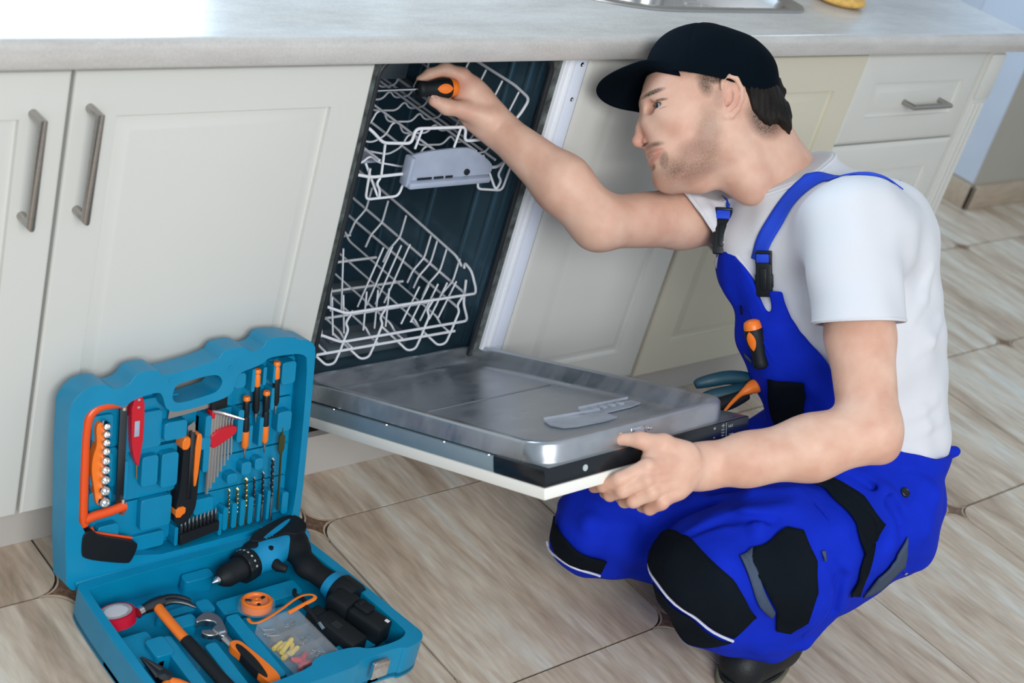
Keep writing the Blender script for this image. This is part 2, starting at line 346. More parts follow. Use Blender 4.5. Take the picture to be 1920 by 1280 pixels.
# ------------------------------------------------------------------ signed-distance modelling
def smin(a, b, k):
    if k <= 0: return np.minimum(a, b)
    h = np.clip(.5 + .5 * (b - a) / k, 0, 1); return b + (a - b) * h - k * h * (1 - h)
class Sdf:
    def __init__(s): s.p = []
    def _add(s, f, lo, hi, op, k): s.p.append((f, np.array(lo, float), np.array(hi, float), op, k)); return s
    def cone(s, a, b, ra, rb, k=.012, op='u', flat=None):
        a = np.array(a, float); b = np.array(b, float); ab = b - a; L = max(ab @ ab, 1e-12)
        if flat is not None: d = np.array(flat[0], float); d /= np.linalg.norm(d); q = flat[1]
        def f(P):
            pa = P - a
            t = np.clip((pa @ ab) / L, 0, 1)
            w = pa - t[:, None] * ab
            if flat is not None: w = w + (w @ d)[:, None] * d * (1 / q - 1); return (np.sqrt((w * w).sum(1)) - (ra + (rb - ra) * t)) * (q if q < 1 else 1)
            return np.sqrt((w * w).sum(1)) - (ra + (rb - ra) * t)
        m = max(ra, rb) * (1 if flat is None else max(1, flat[1]))
        return s._add(f, np.minimum(a, b) - m, np.maximum(a, b) + m, op, k)
    def chain(s, pts, rr, k=.008, op='u', flat=None):
        for i in range(len(pts) - 1): s.cone(pts[i], pts[i + 1], rr[i], rr[i + 1], k, op, flat)
        return s
    def ell(s, c, r, ax=None, k=.012, op='u'):
        c = np.array(c, float); r = np.array(r, float); A = np.eye(3) if ax is None else np.array(ax, float)
        def f(P):
            q = (P - c) @ A.T; k0 = np.sqrt(((q / r) ** 2).sum(1)); k1 = np.sqrt(((q / (r * r)) ** 2).sum(1)) + 1e-9
            return k0 * (k0 - 1) / k1
        m = max(r); return s._add(f, c - m, c + m, op, k)
    def plane(s, p, n, op='i', k=0.0, lo=(-9, -9, -9), hi=(9, 9, 9)):
        p = np.array(p, float); n = np.array(n, float); n /= np.linalg.norm(n)
        return s._add(lambda P: (P - p) @ n, lo, hi, op, k)
    def func(s, f, lo, hi, op='u', k=0.0): return s._add(f, lo, hi, op, k)
    def ev(s, P, ps=None):
        d = np.full(len(P), 9.0)
        for f, lo, hi, op, k in (s.p if ps is None else ps):
            v = f(P)
            if op == 'u': d = smin(d, v, k)
            elif op == 's': d = -smin(-d, v, k)
            elif op == 'i': d = -smin(-d, -v, k)
            elif op == 'd': d = d + v
        return d
    def near(s, lo, hi, mg):
        return [q for q in s.p if np.all(q[1] - mg - q[4] < hi) and np.all(q[2] + mg + q[4] > lo)]
    def fast(s, P, n=4096):
        out = np.empty(len(P))
        for i in range(0, len(P), n):
            Q = P[i:i + n]; out[i:i + n] = s.ev(Q, s.near(Q.min(0), Q.max(0), .05))
        return out
    def mesh(s, h, lo=None, hi=None, off=0.0, nb=12):
        us = [q for q in s.p if q[3] == 'u']
        if lo is None: lo = np.min([q[1] for q in us], 0) - 3 * h - off
        if hi is None: hi = np.max([q[2] for q in us], 0) + 3 * h + off
        lo = np.array(lo, float); hi = np.array(hi, float)
        B = nb * h; nbk = np.ceil((hi - lo) / B).astype(int)
        g = np.stack(np.meshgrid(*[np.arange(n) for n in nbk], indexing='ij'), -1).reshape(-1, 3)
        # keep blocks close to any union solid
        keep = np.zeros(len(g), bool); blo = lo + g * B; bhi = blo + B
        for q in us: keep |= np.all(q[1] - off - q[4] < bhi, 1) & np.all(q[2] + off + q[4] > blo, 1)
        g = g[keep]; c = lo + (g + .5) * B
        d = s.ev(c) - off
        g = g[np.abs(d) < B * .87 * 1.5 + .01]
        dims = nbk * nb + 2
        def gid(I): return (I[..., 0] * dims[1] + I[..., 1]) * dims[2] + I[..., 2]
        li = np.stack(np.meshgrid(*[np.arange(nb + 1)] * 3, indexing='ij'), -1).reshape(-1, 3)
        cid = []; cp = []; edges = []
        corner = [(i, j, k) for i in (0, 1) for j in (0, 1) for k in (0, 1)]
        for b in g:
            I = b * nb + li; P = lo + I * h
            ps = s.near(P[0], P[-1], 2 * h + off + .05)
            if not any(q[3] == 'u' for q in ps): continue
            f = (s.ev(P, ps) - off).reshape(nb + 1, nb + 1, nb + 1)
            neg = f < 0
            if neg.all() or not neg.any(): continue
            cnt = sum(neg[i:nb + i, j:nb + j, k:nb + k].astype(int) for i, j, k in corner)
            act = np.argwhere((cnt > 0) & (cnt < 8))
            if not len(act): continue
            acc = np.zeros((len(act), 3)); num = np.zeros(len(act))
            for ax in range(3):
                e = np.zeros(3, int); e[ax] = 1
                o1, o2 = [a for a in range(3) if a != ax]
                for u in (0, 1):
                    for w in (0, 1):
                        st = np.zeros(3, int); st[o1] = u; st[o2] = w
                        A = act + st; Bq = A + e
                        fa = f[A[:, 0], A[:, 1], A[:, 2]]; fb = f[Bq[:, 0], Bq[:, 1], Bq[:, 2]]
                        cr = (fa < 0) != (fb < 0); t = np.where(cr, fa / np.where(cr, fa - fb, 1), 0)
                        pos = A + t[:, None] * e
                        acc += np.where(cr[:, None], pos, 0); num += cr
            cid.append(gid(b * nb + act)); cp.append(lo + (b * nb + acc / num[:, None]) * h)
            for ax in range(3):
                sl0 = [slice(0, nb)] * 3; sl1 = [slice(0, nb)] * 3; sl1[ax] = slice(1, nb + 1)
                a = neg[tuple(sl0)]; c2 = neg[tuple(sl1)]
                q = np.argwhere(a != c2)
                if len(q): edges.append((ax, b * nb + q, a[q[:, 0], q[:, 1], q[:, 2]]))
        cid = np.concatenate(cid); cp = np.concatenate(cp); od = np.argsort(cid); cid = cid[od]; cp = cp[od]
        quads = []
        for ax, q, fl in edges:
            e1 = np.zeros(3, int); e2 = np.zeros(3, int); e1[(ax + 1) % 3] = 1; e2[(ax + 2) % 3] = 1
            ids = np.stack([gid(q - e1 - e2), gid(q - e2), gid(q), gid(q - e1)], 1)
            ix = np.searchsorted(cid, ids); ix = np.clip(ix, 0, len(cid) - 1)
            ok = (cid[ix] == ids).all(1)
            ix = ix[ok]; fl = fl[ok]
            ix[~fl] = ix[~fl][:, ::-1]
            quads.append(ix)
        return cp, np.concatenate(quads)
def np_mesh(name, V, Q):
    me = bpy.data.meshes.new(name)
    me.vertices.add(len(V)); me.vertices.foreach_set('co', np.asarray(V, np.float32).ravel())
    k = Q.shape[1]
    me.loops.add(len(Q) * k); me.loops.foreach_set('vertex_index', Q.astype(np.int32).ravel())
    me.polygons.add(len(Q)); me.polygons.foreach_set('loop_start', np.arange(0, len(Q) * k, k, dtype=np.int32))
    me.update(calc_edges=True); me.validate()
    return me
def relax(V, Q, it=1, lam=.5):
    a = np.concatenate([Q[:, i] for i in range(4)]); b = np.concatenate([Q[:, (i + 1) % 4] for i in range(4)])
    n = len(V)
    for _ in range(it):
        acc = np.zeros_like(V); cnt = np.bincount(a, minlength=n) + np.bincount(b, minlength=n)
        for j in range(3): acc[:, j] = np.bincount(a, weights=V[b, j], minlength=n) + np.bincount(b, weights=V[a, j], minlength=n)
        V = V + lam * (acc / np.maximum(cnt, 1)[:, None] - V)
    return V
def compact(V, Q):
    u, inv = np.unique(Q, return_inverse=True); return V[u], inv.reshape(Q.shape)
def sdf_obj(name, s, h, m, parent, it=2, off=0.0, keep=None, thick=0.0, lo=None, hi=None, cuts=()):
    V, Q = s.mesh(h, lo, hi, off); V = relax(V, Q, it)
    if keep is not None:
        k = keep(V); Q = Q[k[Q].all(1)]; V, Q = compact(V, Q)
    me = np_mesh(name, V, Q)
    for co, no, reg in cuts:                          # straight hems
        bm = bmesh.new(); bm.from_mesh(me); co = Vector(co); no = Vector(no)
        fs = [f for f in bm.faces if reg is None or reg(f.calc_center_median())]
        ge = set(fs)
        for f in fs: ge.update(f.edges); ge.update(f.verts)
        bmesh.ops.bisect_plane(bm, geom=list(ge), plane_co=co, plane_no=no, dist=1e-5)
        kill = [f for f in bm.faces if (f.calc_center_median() - co).dot(no) > 0 and (reg is None or reg(f.calc_center_median()))]
        bmesh.ops.delete(bm, geom=kill, context='FACES'); bm.to_mesh(me); bm.free()
    o = link(name, me, m, parent, 180)
    if thick:
        md = o.modifiers.new('s', 'SOLIDIFY'); md.thickness = thick; md.offset = -1
    return o
def grad(s, P, e=.0015):
    g = np.stack([s.fast(P + e * np.eye(3)[i]) - s.fast(P - e * np.eye(3)[i]) for i in range(3)], 1)
    return g / (np.linalg.norm(g, axis=1)[:, None] + 1e-9)
def cast(s, P, D, reach=.5):
    """march points P along D onto the surface; a miss takes its nearest pass"""
    P = P - D * reach * .5; t = np.zeros(len(P)); best = np.full(len(P), 9.); bt = t.copy()
    for _ in range(60):
        d = s.fast(P + t[:, None] * D)
        b = d < best; best[b] = d[b]; bt[b] = t[b]
        t = np.minimum(t + np.clip(d * .8, .0004, .05), reach * 1.5)
    X = P + bt[:, None] * D
    g = grad(s, X); X = X - g * s.fast(X)[:, None]
    return X, grad(s, X)
def patch(name, s, pl, m, parent, off=.003, thick=.002, step=.008, reach=.5, rnd=0):
    """cloth patch: a polygon laid onto the body surface from one side"""
    O, e1, e2, pts = pl; O = np.array(O); e1 = np.array(e1); e2 = np.array(e2); D = -np.cross(e1, e2); D /= np.linalg.norm(D)
    if rnd: pts = smooth_poly(pts, rnd)
    P2 = []
    n = len(pts)
    for i in range(n):
        a = np.array(pts[i]); b = np.array(pts[(i + 1) % n]); k = max(1, int(np.linalg.norm(b - a) / step))
        P2 += [tuple(a + (b - a) * j / k) for j in range(k)]
    bd = np.array(P2); x0, y0 = bd.min(0); x1, y1 = bd.max(0)
    gx, gy = np.meshgrid(np.arange(x0, x1, step), np.arange(y0, y1, step)); G = np.stack([gx.ravel(), gy.ravel()], 1)
    a = bd; b = np.roll(bd, -1, 0); ins = np.zeros(len(G), bool); dm = np.full(len(G), 9.)
    for i in range(len(a)):
        c = ((a[i, 1] > G[:, 1]) != (b[i, 1] > G[:, 1])); xx = (b[i, 0] - a[i, 0]) * (G[:, 1] - a[i, 1]) / (b[i, 1] - a[i, 1] + 1e-12) + a[i, 0]
        ins ^= c & (G[:, 0] < xx)
        ab = b[i] - a[i]; t = np.clip(((G - a[i]) @ ab) / (ab @ ab + 1e-12), 0, 1); dm = np.minimum(dm, np.linalg.norm(G - a[i] - t[:, None] * ab, axis=1))
    G = G[ins & (dm > step * .45)]
    allp = np.concatenate([bd, G]) if len(G) else bd
    from mathutils.geometry import delaunay_2d_cdt
    vs, _, fs, _, _, _ = delaunay_2d_cdt([Vector(q) for q in allp], [(i, (i + 1) % len(bd)) for i in range(len(bd))], [list(range(len(bd)))], 1, 1e-6)
    q = np.array([(v.x, v.y) for v in vs])
    X, g = cast(s, O + q[:, :1] * e1 + q[:, 1:] * e2, np.tile(D, (len(q), 1)), reach)
    # ease out jitter between neighbours, then lay the cloth back on the surface
    nb_ = [set() for _ in range(len(X))]
    for f in fs:
        for a_ in range(len(f)): nb_[f[a_]].add(f[a_ - 1]); nb_[f[a_ - 1]].add(f[a_])
    for _ in range(3):
        Y = np.array([X[list(n_)].mean(0) if n_ else X[i_] for i_, n_ in enumerate(nb_)]); dx = (Y - X) @ D; X = X + D * (dx * .6)[:, None]
    g = grad(s, X); dist = s.fast(X); X = X + g * (off - np.minimum(dist, off + .004))[:, None] * (dist < off)[:, None] + g * (off * (dist >= off))[:, None] * .0
    me = bpy.data.meshes.new(name); me.from_pydata(X.tolist(), [], [list(f) for f in fs])
    o = link(name, me, m, parent, 60)
    bm = bmesh.new(); bm.from_mesh(me); bm.normal_update()
    if sum(f.normal.dot(Vector(D)) * f.calc_area() for f in bm.faces) > 0:
        bmesh.ops.reverse_faces(bm, faces=bm.faces[:]); bm.to_mesh(me)
    bm.free()
    md = o.modifiers.new('s', 'SOLIDIFY'); md.thickness = thick; md.offset = 1
    return o
def strip_on(name, s, pl, r, m, parent, off=.002, flat=1.0, reach=.5, n=8):
    """cord laid along a line on the surface"""
    O, e1, e2, pts = pl; O = np.array(O); e1 = np.array(e1); e2 = np.array(e2); D = -np.cross(e1, e2); D /= np.linalg.norm(D)
    pts = smooth_poly(pts, 2, False); q = np.array(pts)
    X, g = cast(s, O + q[:, :1] * e1 + q[:, 1:] * e2, np.tile(D, (len(q), 1)), reach)
    return MB().tube((X + g * off).tolist(), r, n, flat=flat).build(name, m, parent)

def project(s, X, off=0.0, it=4):
    for _ in range(it): g = grad(s, X); X = X - g * (s.fast(X) - off)[:, None] * .9
    return X, grad(s, X)
def ribbon(name, s, pts, w, m, parent, off=.002, thick=.002, reach=.5, tight=True, d=None):
    """webbing following a surface: centre line points are dropped onto it, the band lies flat across"""
    D = np.array((.6558, .5914, -.4691)) if d is None else np.array(d)
    P = np.array(smooth_poly(pts, 3, False)); X, g = cast(s, P, np.tile(D, (len(P), 1)), reach)
    for _ in range(3): X[1:-1] = (X[:-2] + X[2:] + 2 * X[1:-1]) / 4
    X, g = project(s, X, off)
    T = np.gradient(X, axis=0); T /= np.linalg.norm(T, axis=1)[:, None]
    sd = np.cross(g, T); sd /= np.linalg.norm(sd, axis=1)[:, None]
    for _ in range(4): sd[1:-1] = (sd[:-2] + sd[2:] + 2 * sd[1:-1]) / 4
    k = 5; rows = []
    for j in range(k):
        Y = X + sd * w * (j / (k - 1) - .5)
        if tight: Y, _ = project(s, Y, off, 3)
        rows.append(Y)
    n = len(X); v = [tuple(r[i]) for r in rows for i in range(n)]
    f = [(j * n + i, j * n + i + 1, (j + 1) * n + i + 1, (j + 1) * n + i) for j in range(k - 1) for i in range(n - 1)]
    o = MB().add(v, f).build(name, m, parent, 60); md = o.modifiers.new('s', 'SOLIDIFY'); md.thickness = thick; md.offset = 0
    return o

# ------------------------------------------------------------------ floor: tiles with rounded corners around star inserts
floor = MB().box(-3.0, -3.2, -0.06, 4.6, 0.62, -0.004).build('floor', M['grout'], smooth=None)
tag(floor, 'pale travertine look tiled kitchen floor with star inserts', 'floor', kind='structure')
TS, TX, TY, TR, GR = 0.45, -0.4199, -0.078, 0.047, 0.0022
def tile_loop():
    h = TS / 2 - GR; r = TR; out = []
    for sx, sy, a in ((1, 1, 0), (-1, 1, 90), (-1, -1, 180), (1, -1, 270)):
        for k in range(7):
            t = math.radians(a + 90 * k / 6); out.append((sx * (h - r) + r * math.cos(t), sy * (h - r) + r * math.sin(t)))
    return out
tile_me = MB().prism([tile_loop()], -0.008, 0.0).mesh('floor_tile'); tile_me.materials.append(M['tile'])
def astroid(r, n=7):
    # concave sides follow the rounded tile corners around it
    out = []
    for q in range(4):
        a0 = math.radians(90 * q); cx, cy = r * (math.cos(a0) + math.cos(a0 + math.pi / 2)), r * (math.sin(a0) + math.sin(a0 + math.pi / 2))
        for k in range(n):
            t = a0 - math.pi / 2 - (math.pi / 2) * k / n
            out.append((cx + (r) * math.cos(t), cy + (r) * math.sin(t)))
    return out
ins_me = MB().prism([[(x * .78, y * .78) for x, y in astroid(TR)]], -0.008, -0.0003).mesh('tile_insert'); ins_me.materials.append(M['insert'])
bor_me = MB().prism([[(x * .97, y * .97) for x, y in astroid(TR)], [(x * .80, y * .80) for x, y in astroid(TR)]], -0.008, 0.0).mesh('insert_border'); bor_me.materials.append(M['inserttrim'])
for i in range(-2, 9):
    for j in range(-5, 2):
        if j == 1 and i < 3: continue
        x, y = TX + TS * (i + .5), TY + TS * (j + .5)
        o = bpy.data.objects.new('floor_tile', tile_me); COL.objects.link(o); o.location = (x, y, 0); o.parent = floor
        if random.random() < .5: o.rotation_euler.z = math.pi
        if i < 8:
            o = bpy.data.objects.new('tile_insert', ins_me); COL.objects.link(o); o.location = (TX + TS * (i), TY + TS * (j), 0); o.parent = floor
            o2 = bpy.data.objects.new('insert_border', bor_me); COL.objects.link(o2); o2.parent = o

# walls beyond the worktop
wr = MB().box(3.035, 0.577, 0, 4.6, 2.4, 2.4).build('wall_right', M['wallbeige'], smooth=None)
tag(wr, 'beige end wall beyond the worktop, with window light tinted onto its side face', 'wall', kind='structure')
MB().box(3.030, 0.578, 0.09, 3.036, 2.4, 2.4).build('window_light_tint_face', M['wall_lit_tint'], wr, None)  # thin skin whose pale blue stands in for light from the window
for k in range(3): MB().rbox(3.026, 0.80 + k * .42, 0.35, 3.032, 1.16 + k * .42, 2.1, .003).build('wall_panel', M['wall_lit_tint'], wr, 30)
bb = MB().rbox(3.02, 0.560, 0, 4.6, 0.578, 0.085, .004).rbox(3.02, 0.56, 0, 3.036, 2.3, 0.085, .004).build('baseboard_right', M['woodtrim'], smooth=30)
tag(bb, 'beige wood-look baseboard along the end wall', 'baseboard', kind='structure')
wb = MB().box(-2.6, 0.62, 0, -0.85, 0.74, 2.4).box(-0.85, 0.62, 0, 0.55, 0.74, 1.0).box(-0.85, 0.62, 2.05, 0.55, 0.74, 2.4).box(0.55, 0.62, 0, 2.1, 0.74, 2.4).build('wall_back', M['wallbeige'], smooth=None)
tag(wb, 'beige kitchen wall behind the worktop', 'wall', kind='structure')
f2 = MB().box(-0.5, 0.62, -0.06, 4.6, 2.4, -0.0005).build('floor_back', M['tile'], smooth=None)
tag(f2, 'tiled floor running on behind the worktop', 'floor', kind='structure')

# ------------------------------------------------------------------ cabinets
def nested(x0, x1, z0, z1, prof, back=0.020):
    """front seen from -y: loops (inset, depth y)"""
    v = []; f = []
    for ins, y in prof:
        v += [(x0 + ins, y, z0 + ins), (x1 - ins, y, z0 + ins), (x1 - ins, y, z1 - ins), (x0 + ins, y, z1 - ins)]
    n = len(prof)
    for i in range(n - 1):
        for k in range(4): a = i * 4 + k; b = i * 4 + (k + 1) % 4; f.append((a, b, b + 4, a + 4))
    f.append(((n - 1) * 4, (n - 1) * 4 + 1, (n - 1) * 4 + 2, (n - 1) * 4 + 3)); f.append((3, 2, 1, 0))
    return MB().add(v, f)
def panel(x0, x1, z0, z1, fr=0.064, outer=False):
    pr = [(0, .020), (0, .0035), (.0012, .0012), (.0035, 0)]
    if outer: pr = [(0, .020), (0, .008), (.003, .0055), (.010, .003), (.018, 0.0012), (.022, 0)]
    pr += [(fr, 0), (fr + .0012, .0058), (fr + .004, .0072), (fr + .009, .0066), (fr + .021, .0012), (fr + .025, .0006)]
    return nested(x0, x1, z0, z1, pr)
def handle(parent, a, b, out=.030, r=.0062, m=None):
    ax, az = a; bx, bz = b
    pts = [(ax, 0.001, az), (ax, -out + .001, az), (bx, -out + .001, bz), (bx, 0.001, bz)]
    h = MB().tube(pts, r, 12).build('handle', m or M['brushed'], parent, 40); return h
DZ0, DZ1 = 0.0993, 0.808
def carcass(parent, x0, x1, name='body'):
    t = .016
    return MB().box(x0, .0215, .10, x0 + t, .575, .82).box(x1 - t, .0215, .10, x1, .575, .82).box(x0 + t, .0215, .10, x1 - t, .575, .116) \
        .box(x0 + t, .56, .116, x1 - t, .575, .82).box(x0 + t, .0215, .804, x1 - t, .12, .82).build(name, M['carcass'], parent, None)
c1 = empty('base_cabinet', 'cream base cabinet at the far left, partly out of frame', 'cabinet', (-0.7, 0, 0))
def kid(o, p): o.parent = p; o.matrix_parent_inverse = p.matrix_world.inverted(); return o
def settle(root):
    bpy.context.view_layer.update()
    for o in [o for o in COL.objects if o.parent is root]: o.matrix_parent_inverse = Matrix.Translation(-root.location)
d = panel(-0.93, -0.4765, DZ0, DZ1).build('cabinet_door', M['cream'], c1, 25); handle(d, (-0.5235, 0.752), (-0.5235, 0.607))
carcass(c1, -0.93, -0.476); settle(c1)
c2 = empty('base_cabinet', 'cream base cabinet left of the dishwasher, behind the blue tool case', 'cabinet', (-0.24, 0, 0))
d = panel(-0.4715, -0.0008, DZ0, DZ1).build('cabinet_door', M['cream'], c2, 25); handle(d, (-0.447, 0.757), (-0.447, 0.609))
carcass(c2, -0.4745, -0.003); settle(c2)
c3 = empty('sink_cabinet', 'cream two-door sink cabinet behind the man, right of the dishwasher', 'cabinet', (0.85, 0, 0))
panel(0.4505, 0.8520, DZ0, DZ1, .075, True).build('cabinet_door', M['cream'], c3, 25)
tag(panel(0.8555, 1.2455, DZ0, DZ1, .075).build('cabinet_door', M['cream_lit_warm'], c3, 25), 'cream right-hand door with warm light put into its colour')  # warm light is painted into this door's lacquer
carcass(c3, 0.456, 1.246); settle(c3)
c4 = empty('drawer_cabinet', 'cream drawer cabinet at the right end of the worktop', 'cabinet', (1.48, 0, 0))
for z0, z1, hz in ((0.604, DZ1, 0.700), (0.386, 0.600, 0.49), (DZ0, 0.382, 0.235)):
    d = panel(1.2485, 1.7035, z0, z1, .062 if z1 - z0 < .25 else .07, True).build('drawer', M['cream'], c4, 25)
    handle(d, (1.437, hz), (1.573, hz), m=M['brushed'])
carcass(c4, 1.248, 1.705)
pil = MB().rbox(1.707, -.002, .10, 1.766, .575, .82, .002)
pil.rbox(1.708, -.008, .70, 1.765, .0, .808, .002).rbox(1.708, -.008, .10, 1.765, 0, .18, .002)
for k in range(3): pil.rbox(1.713 + k * .018, -.007, .185, 1.725 + k * .018, 0, .69, .0035)
pil.build('fluted_end_post', M['cream'], c4, 30); settle(c4)
# plinth
kp = MB().rbox(-0.93, .047, 0, 0.0, .063, .0985, .001).build('trim_1', M['plinth'], smooth=None); tag(kp, 'grey beige plinth board under the left cabinets', 'plinth', kind='structure')
kp = MB().rbox(0.002, .047, 0, 0.448, .063, .085, .001).build('trim_2', M['plinth'], smooth=None); tag(kp, 'grey beige plinth board under the dishwasher', 'plinth', kind='structure')
kp = MB().rbox(0.45, .047, 0, 1.766, .063, .0985, .001).build('trim_3', M['plinth'], smooth=None); tag(kp, 'beige plinth board under the sink and drawer cabinets', 'plinth', kind='structure')

# worktop with rounded front edge and a sink cut-out
CT0, CT1 = 0.8232, 0.8618
SX0, SX1, SY0, SY1 = 0.49, 1.135, 0.088, 0.53
def sink_loop(g=0.0):
    x0, x1, y0, y1 = SX0 - g, SX1 + g, SY0 - g, SY1 + g
    out = []
    for cx, cy, rx, ry, a in ((x1 - .06, y1 - .06, .06, .06, 0), (x0 + .25, y1 - .16, .25, .16, 90), (x0 + .25, y0 + .16, .25, .16, 180), (x1 - .06, y0 + .05, .06, .05, 270)):
        for k in range(11):
            t = math.radians(a + 90 * k / 10); out.append((cx + rx * math.cos(t), cy + ry * math.sin(t)))
    return out
top = MB()
CX0, CX1, CY1 = -1.0, 1.80, 0.60
top.prism([[(CX0, -.018), (CX1, -.018), (CX1, CY1), (CX0, CY1)], sink_loop(-.012)[::-1]], CT0, CT1)
cs = [(-.018, CT1)] + [(-.018 - .014 * math.sin(t), CT1 - .012 + .012 * math.cos(t)) for t in [math.pi / 2 * k / 6 for k in range(1, 7)]] + [(-.032, CT0 + .005), (-.029, CT0), (-.018, CT0)]
n = len(cs); xs = [CX0, 1.786, 1.795, 1.80]
v = []
for q, x in enumerate(xs):
    for y, z in cs:
        if q == 3: y = max(y, -.022)
        v.append((x, y, z))
f = [tuple(q * n + i for i in (k, k + 1)) + tuple((q + 1) * n + i for i in (k + 1, k)) for q in range(3) for k in range(n - 1)] + [tuple(range(n)), tuple(range(3 * n, 4 * n))[::-1]]
top.add(v, f)
w = top.build('worktop', M['counter'], smooth=35)
tag(w, 'long light grey stone-look kitchen worktop over the cabinets', 'worktop')

sk = empty('sink', 'inset stainless steel sink in the worktop above the man', 'sink', (0.82, 0.3, CT1))
rim_o, rim_i = sink_loop(0), sink_loop(-.022)
zl = CT1 + .0005
b = MB(); L = [sink_loop(.001), sink_loop(0), sink_loop(-.006), sink_loop(-.020), sink_loop(-.026)]; zz = [zl, zl + .003, zl + .0035, zl + .001, zl - .004]
n = len(rim_o); v = [(x, y, z) for l, z in zip(L, zz) for x, y in l]
b.add(v, [(i * n + k, i * n + (k + 1) % n, (i + 1) * n + (k + 1) % n, (i + 1) * n + k) for i in range(4) for k in range(n)])
b.build('rim', M['steel'], sk, 50)
b = MB(); inn = sink_loop(-.026)
bas = []
cx, cy = .93, .30
def bowl_loop(s, z): return [(cx + (x - cx) * s if x < cx else cx + (x - cx) * s, cy + (y - cy) * s, z) for x, y in inn]
rings = [bowl_loop(1, zl - .004), bowl_loop(.97, zl - .02), bowl_loop(.93, zl - .10), bowl_loop(.88, zl - .14), bowl_loop(.7, zl - .15), bowl_loop(.1, zl - .155)]
b.add([p for r_ in rings for p in r_], [((i + 1) * n + k, (i + 1) * n + (k + 1) % n, i * n + (k + 1) % n, i * n + k)[::-1] for i in range(5) for k in range(n)] + [tuple(5 * n + k for k in range(n))])
b.build('bowl', M['steel'], sk, 60)
MB().lathe([(.045, 0), (.045, .003), (.038, .005), (.02, .002), (.0, .002)], 24, Matrix.Translation((.93, .3, zl - .152))).build('drain', M['chrome'], sk)
settle(sk)
# small wire strainer lying in the sink
st = MB()
for k in range(6):
    r_ = .012 + .007 * k
    st.tube([(.94 + r_ * math.cos(t), .19 + r_ * math.sin(t), zl - .1 + .012 * k) for t in [2 * math.pi * i / 20 for i in range(20)]], .0014, 6, closed=True)
for k in range(6):
    t = k * math.pi / 3; st.tube([(.94 + .012 * math.cos(t), .19 + .012 * math.sin(t), zl - .1), (.94 + .048 * math.cos(t), .19 + .048 * math.sin(t), zl - .038)], .0012, 6)
tag(st.build('strainer', M['chrome']), 'round wire strainer sitting inside the sink bowl', 'strainer')
# sponge
sp = Sdf().ell((1.285, .145, CT1 + .012), (.060, .044, .015), [(.93, -.36, 0), (.36, .93, 0), (0, 0, 1)])
o = sdf_obj('sponge', sp, .003, M['sponge'], None, 1); tag(o, 'oval yellow scrubbing sponge on the worktop right of the sink', 'sponge')

# ------------------------------------------------------------------ dishwasher
dw = empty('dishwasher', 'narrow built-in dishwasher with its door pulled down', 'dishwasher', (0.225, 0.02, 0.11))
TX0, TX1, TY0, TY1, TZ0, TZ1 = 0.022, 0.405, 0.012, 0.545, 0.200, 0.812
tb = MB(); t = .004
tb.box(TX0 - t, TY0, TZ0 - t, TX0, TY1, TZ1 + t).box(TX1, TY0, TZ0 - t, TX1 + t, TY1, TZ1 + t).box(TX0, TY1 - t, TZ0, TX1, TY1, TZ1).box(TX0, TY0, TZ1, TX1, TY1, TZ1 + t)
# sloping floor with a sump
tb.add([(TX0, TY0, TZ0 + .010), (TX1, TY0, TZ0 + .010), (TX1, .07, TZ0 + .002), (TX0, .07, TZ0 + .002), (TX0, TY1, TZ0), (TX1, TY1, TZ0), (TX0, TY0, TZ0 - t), (TX1, TY0, TZ0 - t), (TX0, TY1, TZ0 - t), (TX1, TY1, TZ0 - t)],
       [(0, 1, 2, 3), (3, 2, 5, 4), (6, 8, 9, 7), (0, 6, 7, 1)])
tb.build('tub', M['tub'], dw, None)
rb = MB()
for y in (.085, .13, .24, .36, .46): rb.rbox(TX1 - .004, y, TZ0 + .03, TX1 + .002, y + .008, TZ1 - .03, .002)
for y in (.05, .064): rb.rbox(TX1 - .003, y, TZ0 + .02, TX1 + .002, y + .004, TZ1 - .02, .001)
rb.build('wall_ribs', M['tub'], dw, 40)
# front flange, seal, dusty frame, white mounting strip with screws
outer = rrect(.004, .175, .3925, .8215, .010); inner = rrect(.020, .197, .3740, .812, .03)
Y90 = Matrix(((1, 0, 0, 0), (0, 0, 1, 0), (0, 1, 0, 0), (0, 0, 0, 1)))
MB().prism([outer, inner[::-1]], .010, .016, Y90).build('front_flange', M['dirt'], dw, 30)
MB().tube([(x, .0125, z) for x, z in rrect(.018, .194, .3745, .8135, .03)], .0052, 8, closed=True).build('door_seal', M['rubber'], dw, 50)
MB().rbox(.3925, .003, .10, .3985, .030, .8225, .001).rbox(.3975, .007, .10, .4105, .030, .8225, .003).rbox(.4095, .004, .10, .4185, .030, .8225, .002).build('side_trim', M['trim_white'], dw, 30)
ms = MB().rbox(.4205, .006, .10, .4475, .030, .8225, .0015).build('mounting_strip', M['strip'], dw, 30)
for z in (.800, .737):
    MB().lathe([(.0042, 0), (.0040, .0018), (.0012, .0026), (0, .0014)], 14, Matrix.Translation((.434, .0062, z)) @ Matrix.Rotation(math.pi / 2, 4, 'X')).build('screw', M['chrome'], ms)
# spray arm, lower sump and side rails
MB().rbox(.09, .27, .222, .34, .30, .232, .004).lathe([(.022, .20), (.022, .225), (.012, .236), (0, .238)], 20, Matrix.Translation((.215, .285, 0))).build('spray_arm', M['darkgrey_plastic'], dw, 40)
MB().rbox(.12, .10, .204, .30, .16, .232, .006).rbox(.13, .11, .232, .26, .13, .238, .003).build('filter_cover', M['darkgrey_plastic'], dw, 40)
MB().rbox(.392, .03, .586, .404, .50, .606, .003).build('rack_rail', M['darkgrey_plastic'], dw, 40)
MB().rbox(.150, .235, .675, .266, .33, .811, .004).build('inlet_box', M['darkgrey_plastic'], dw, 40)
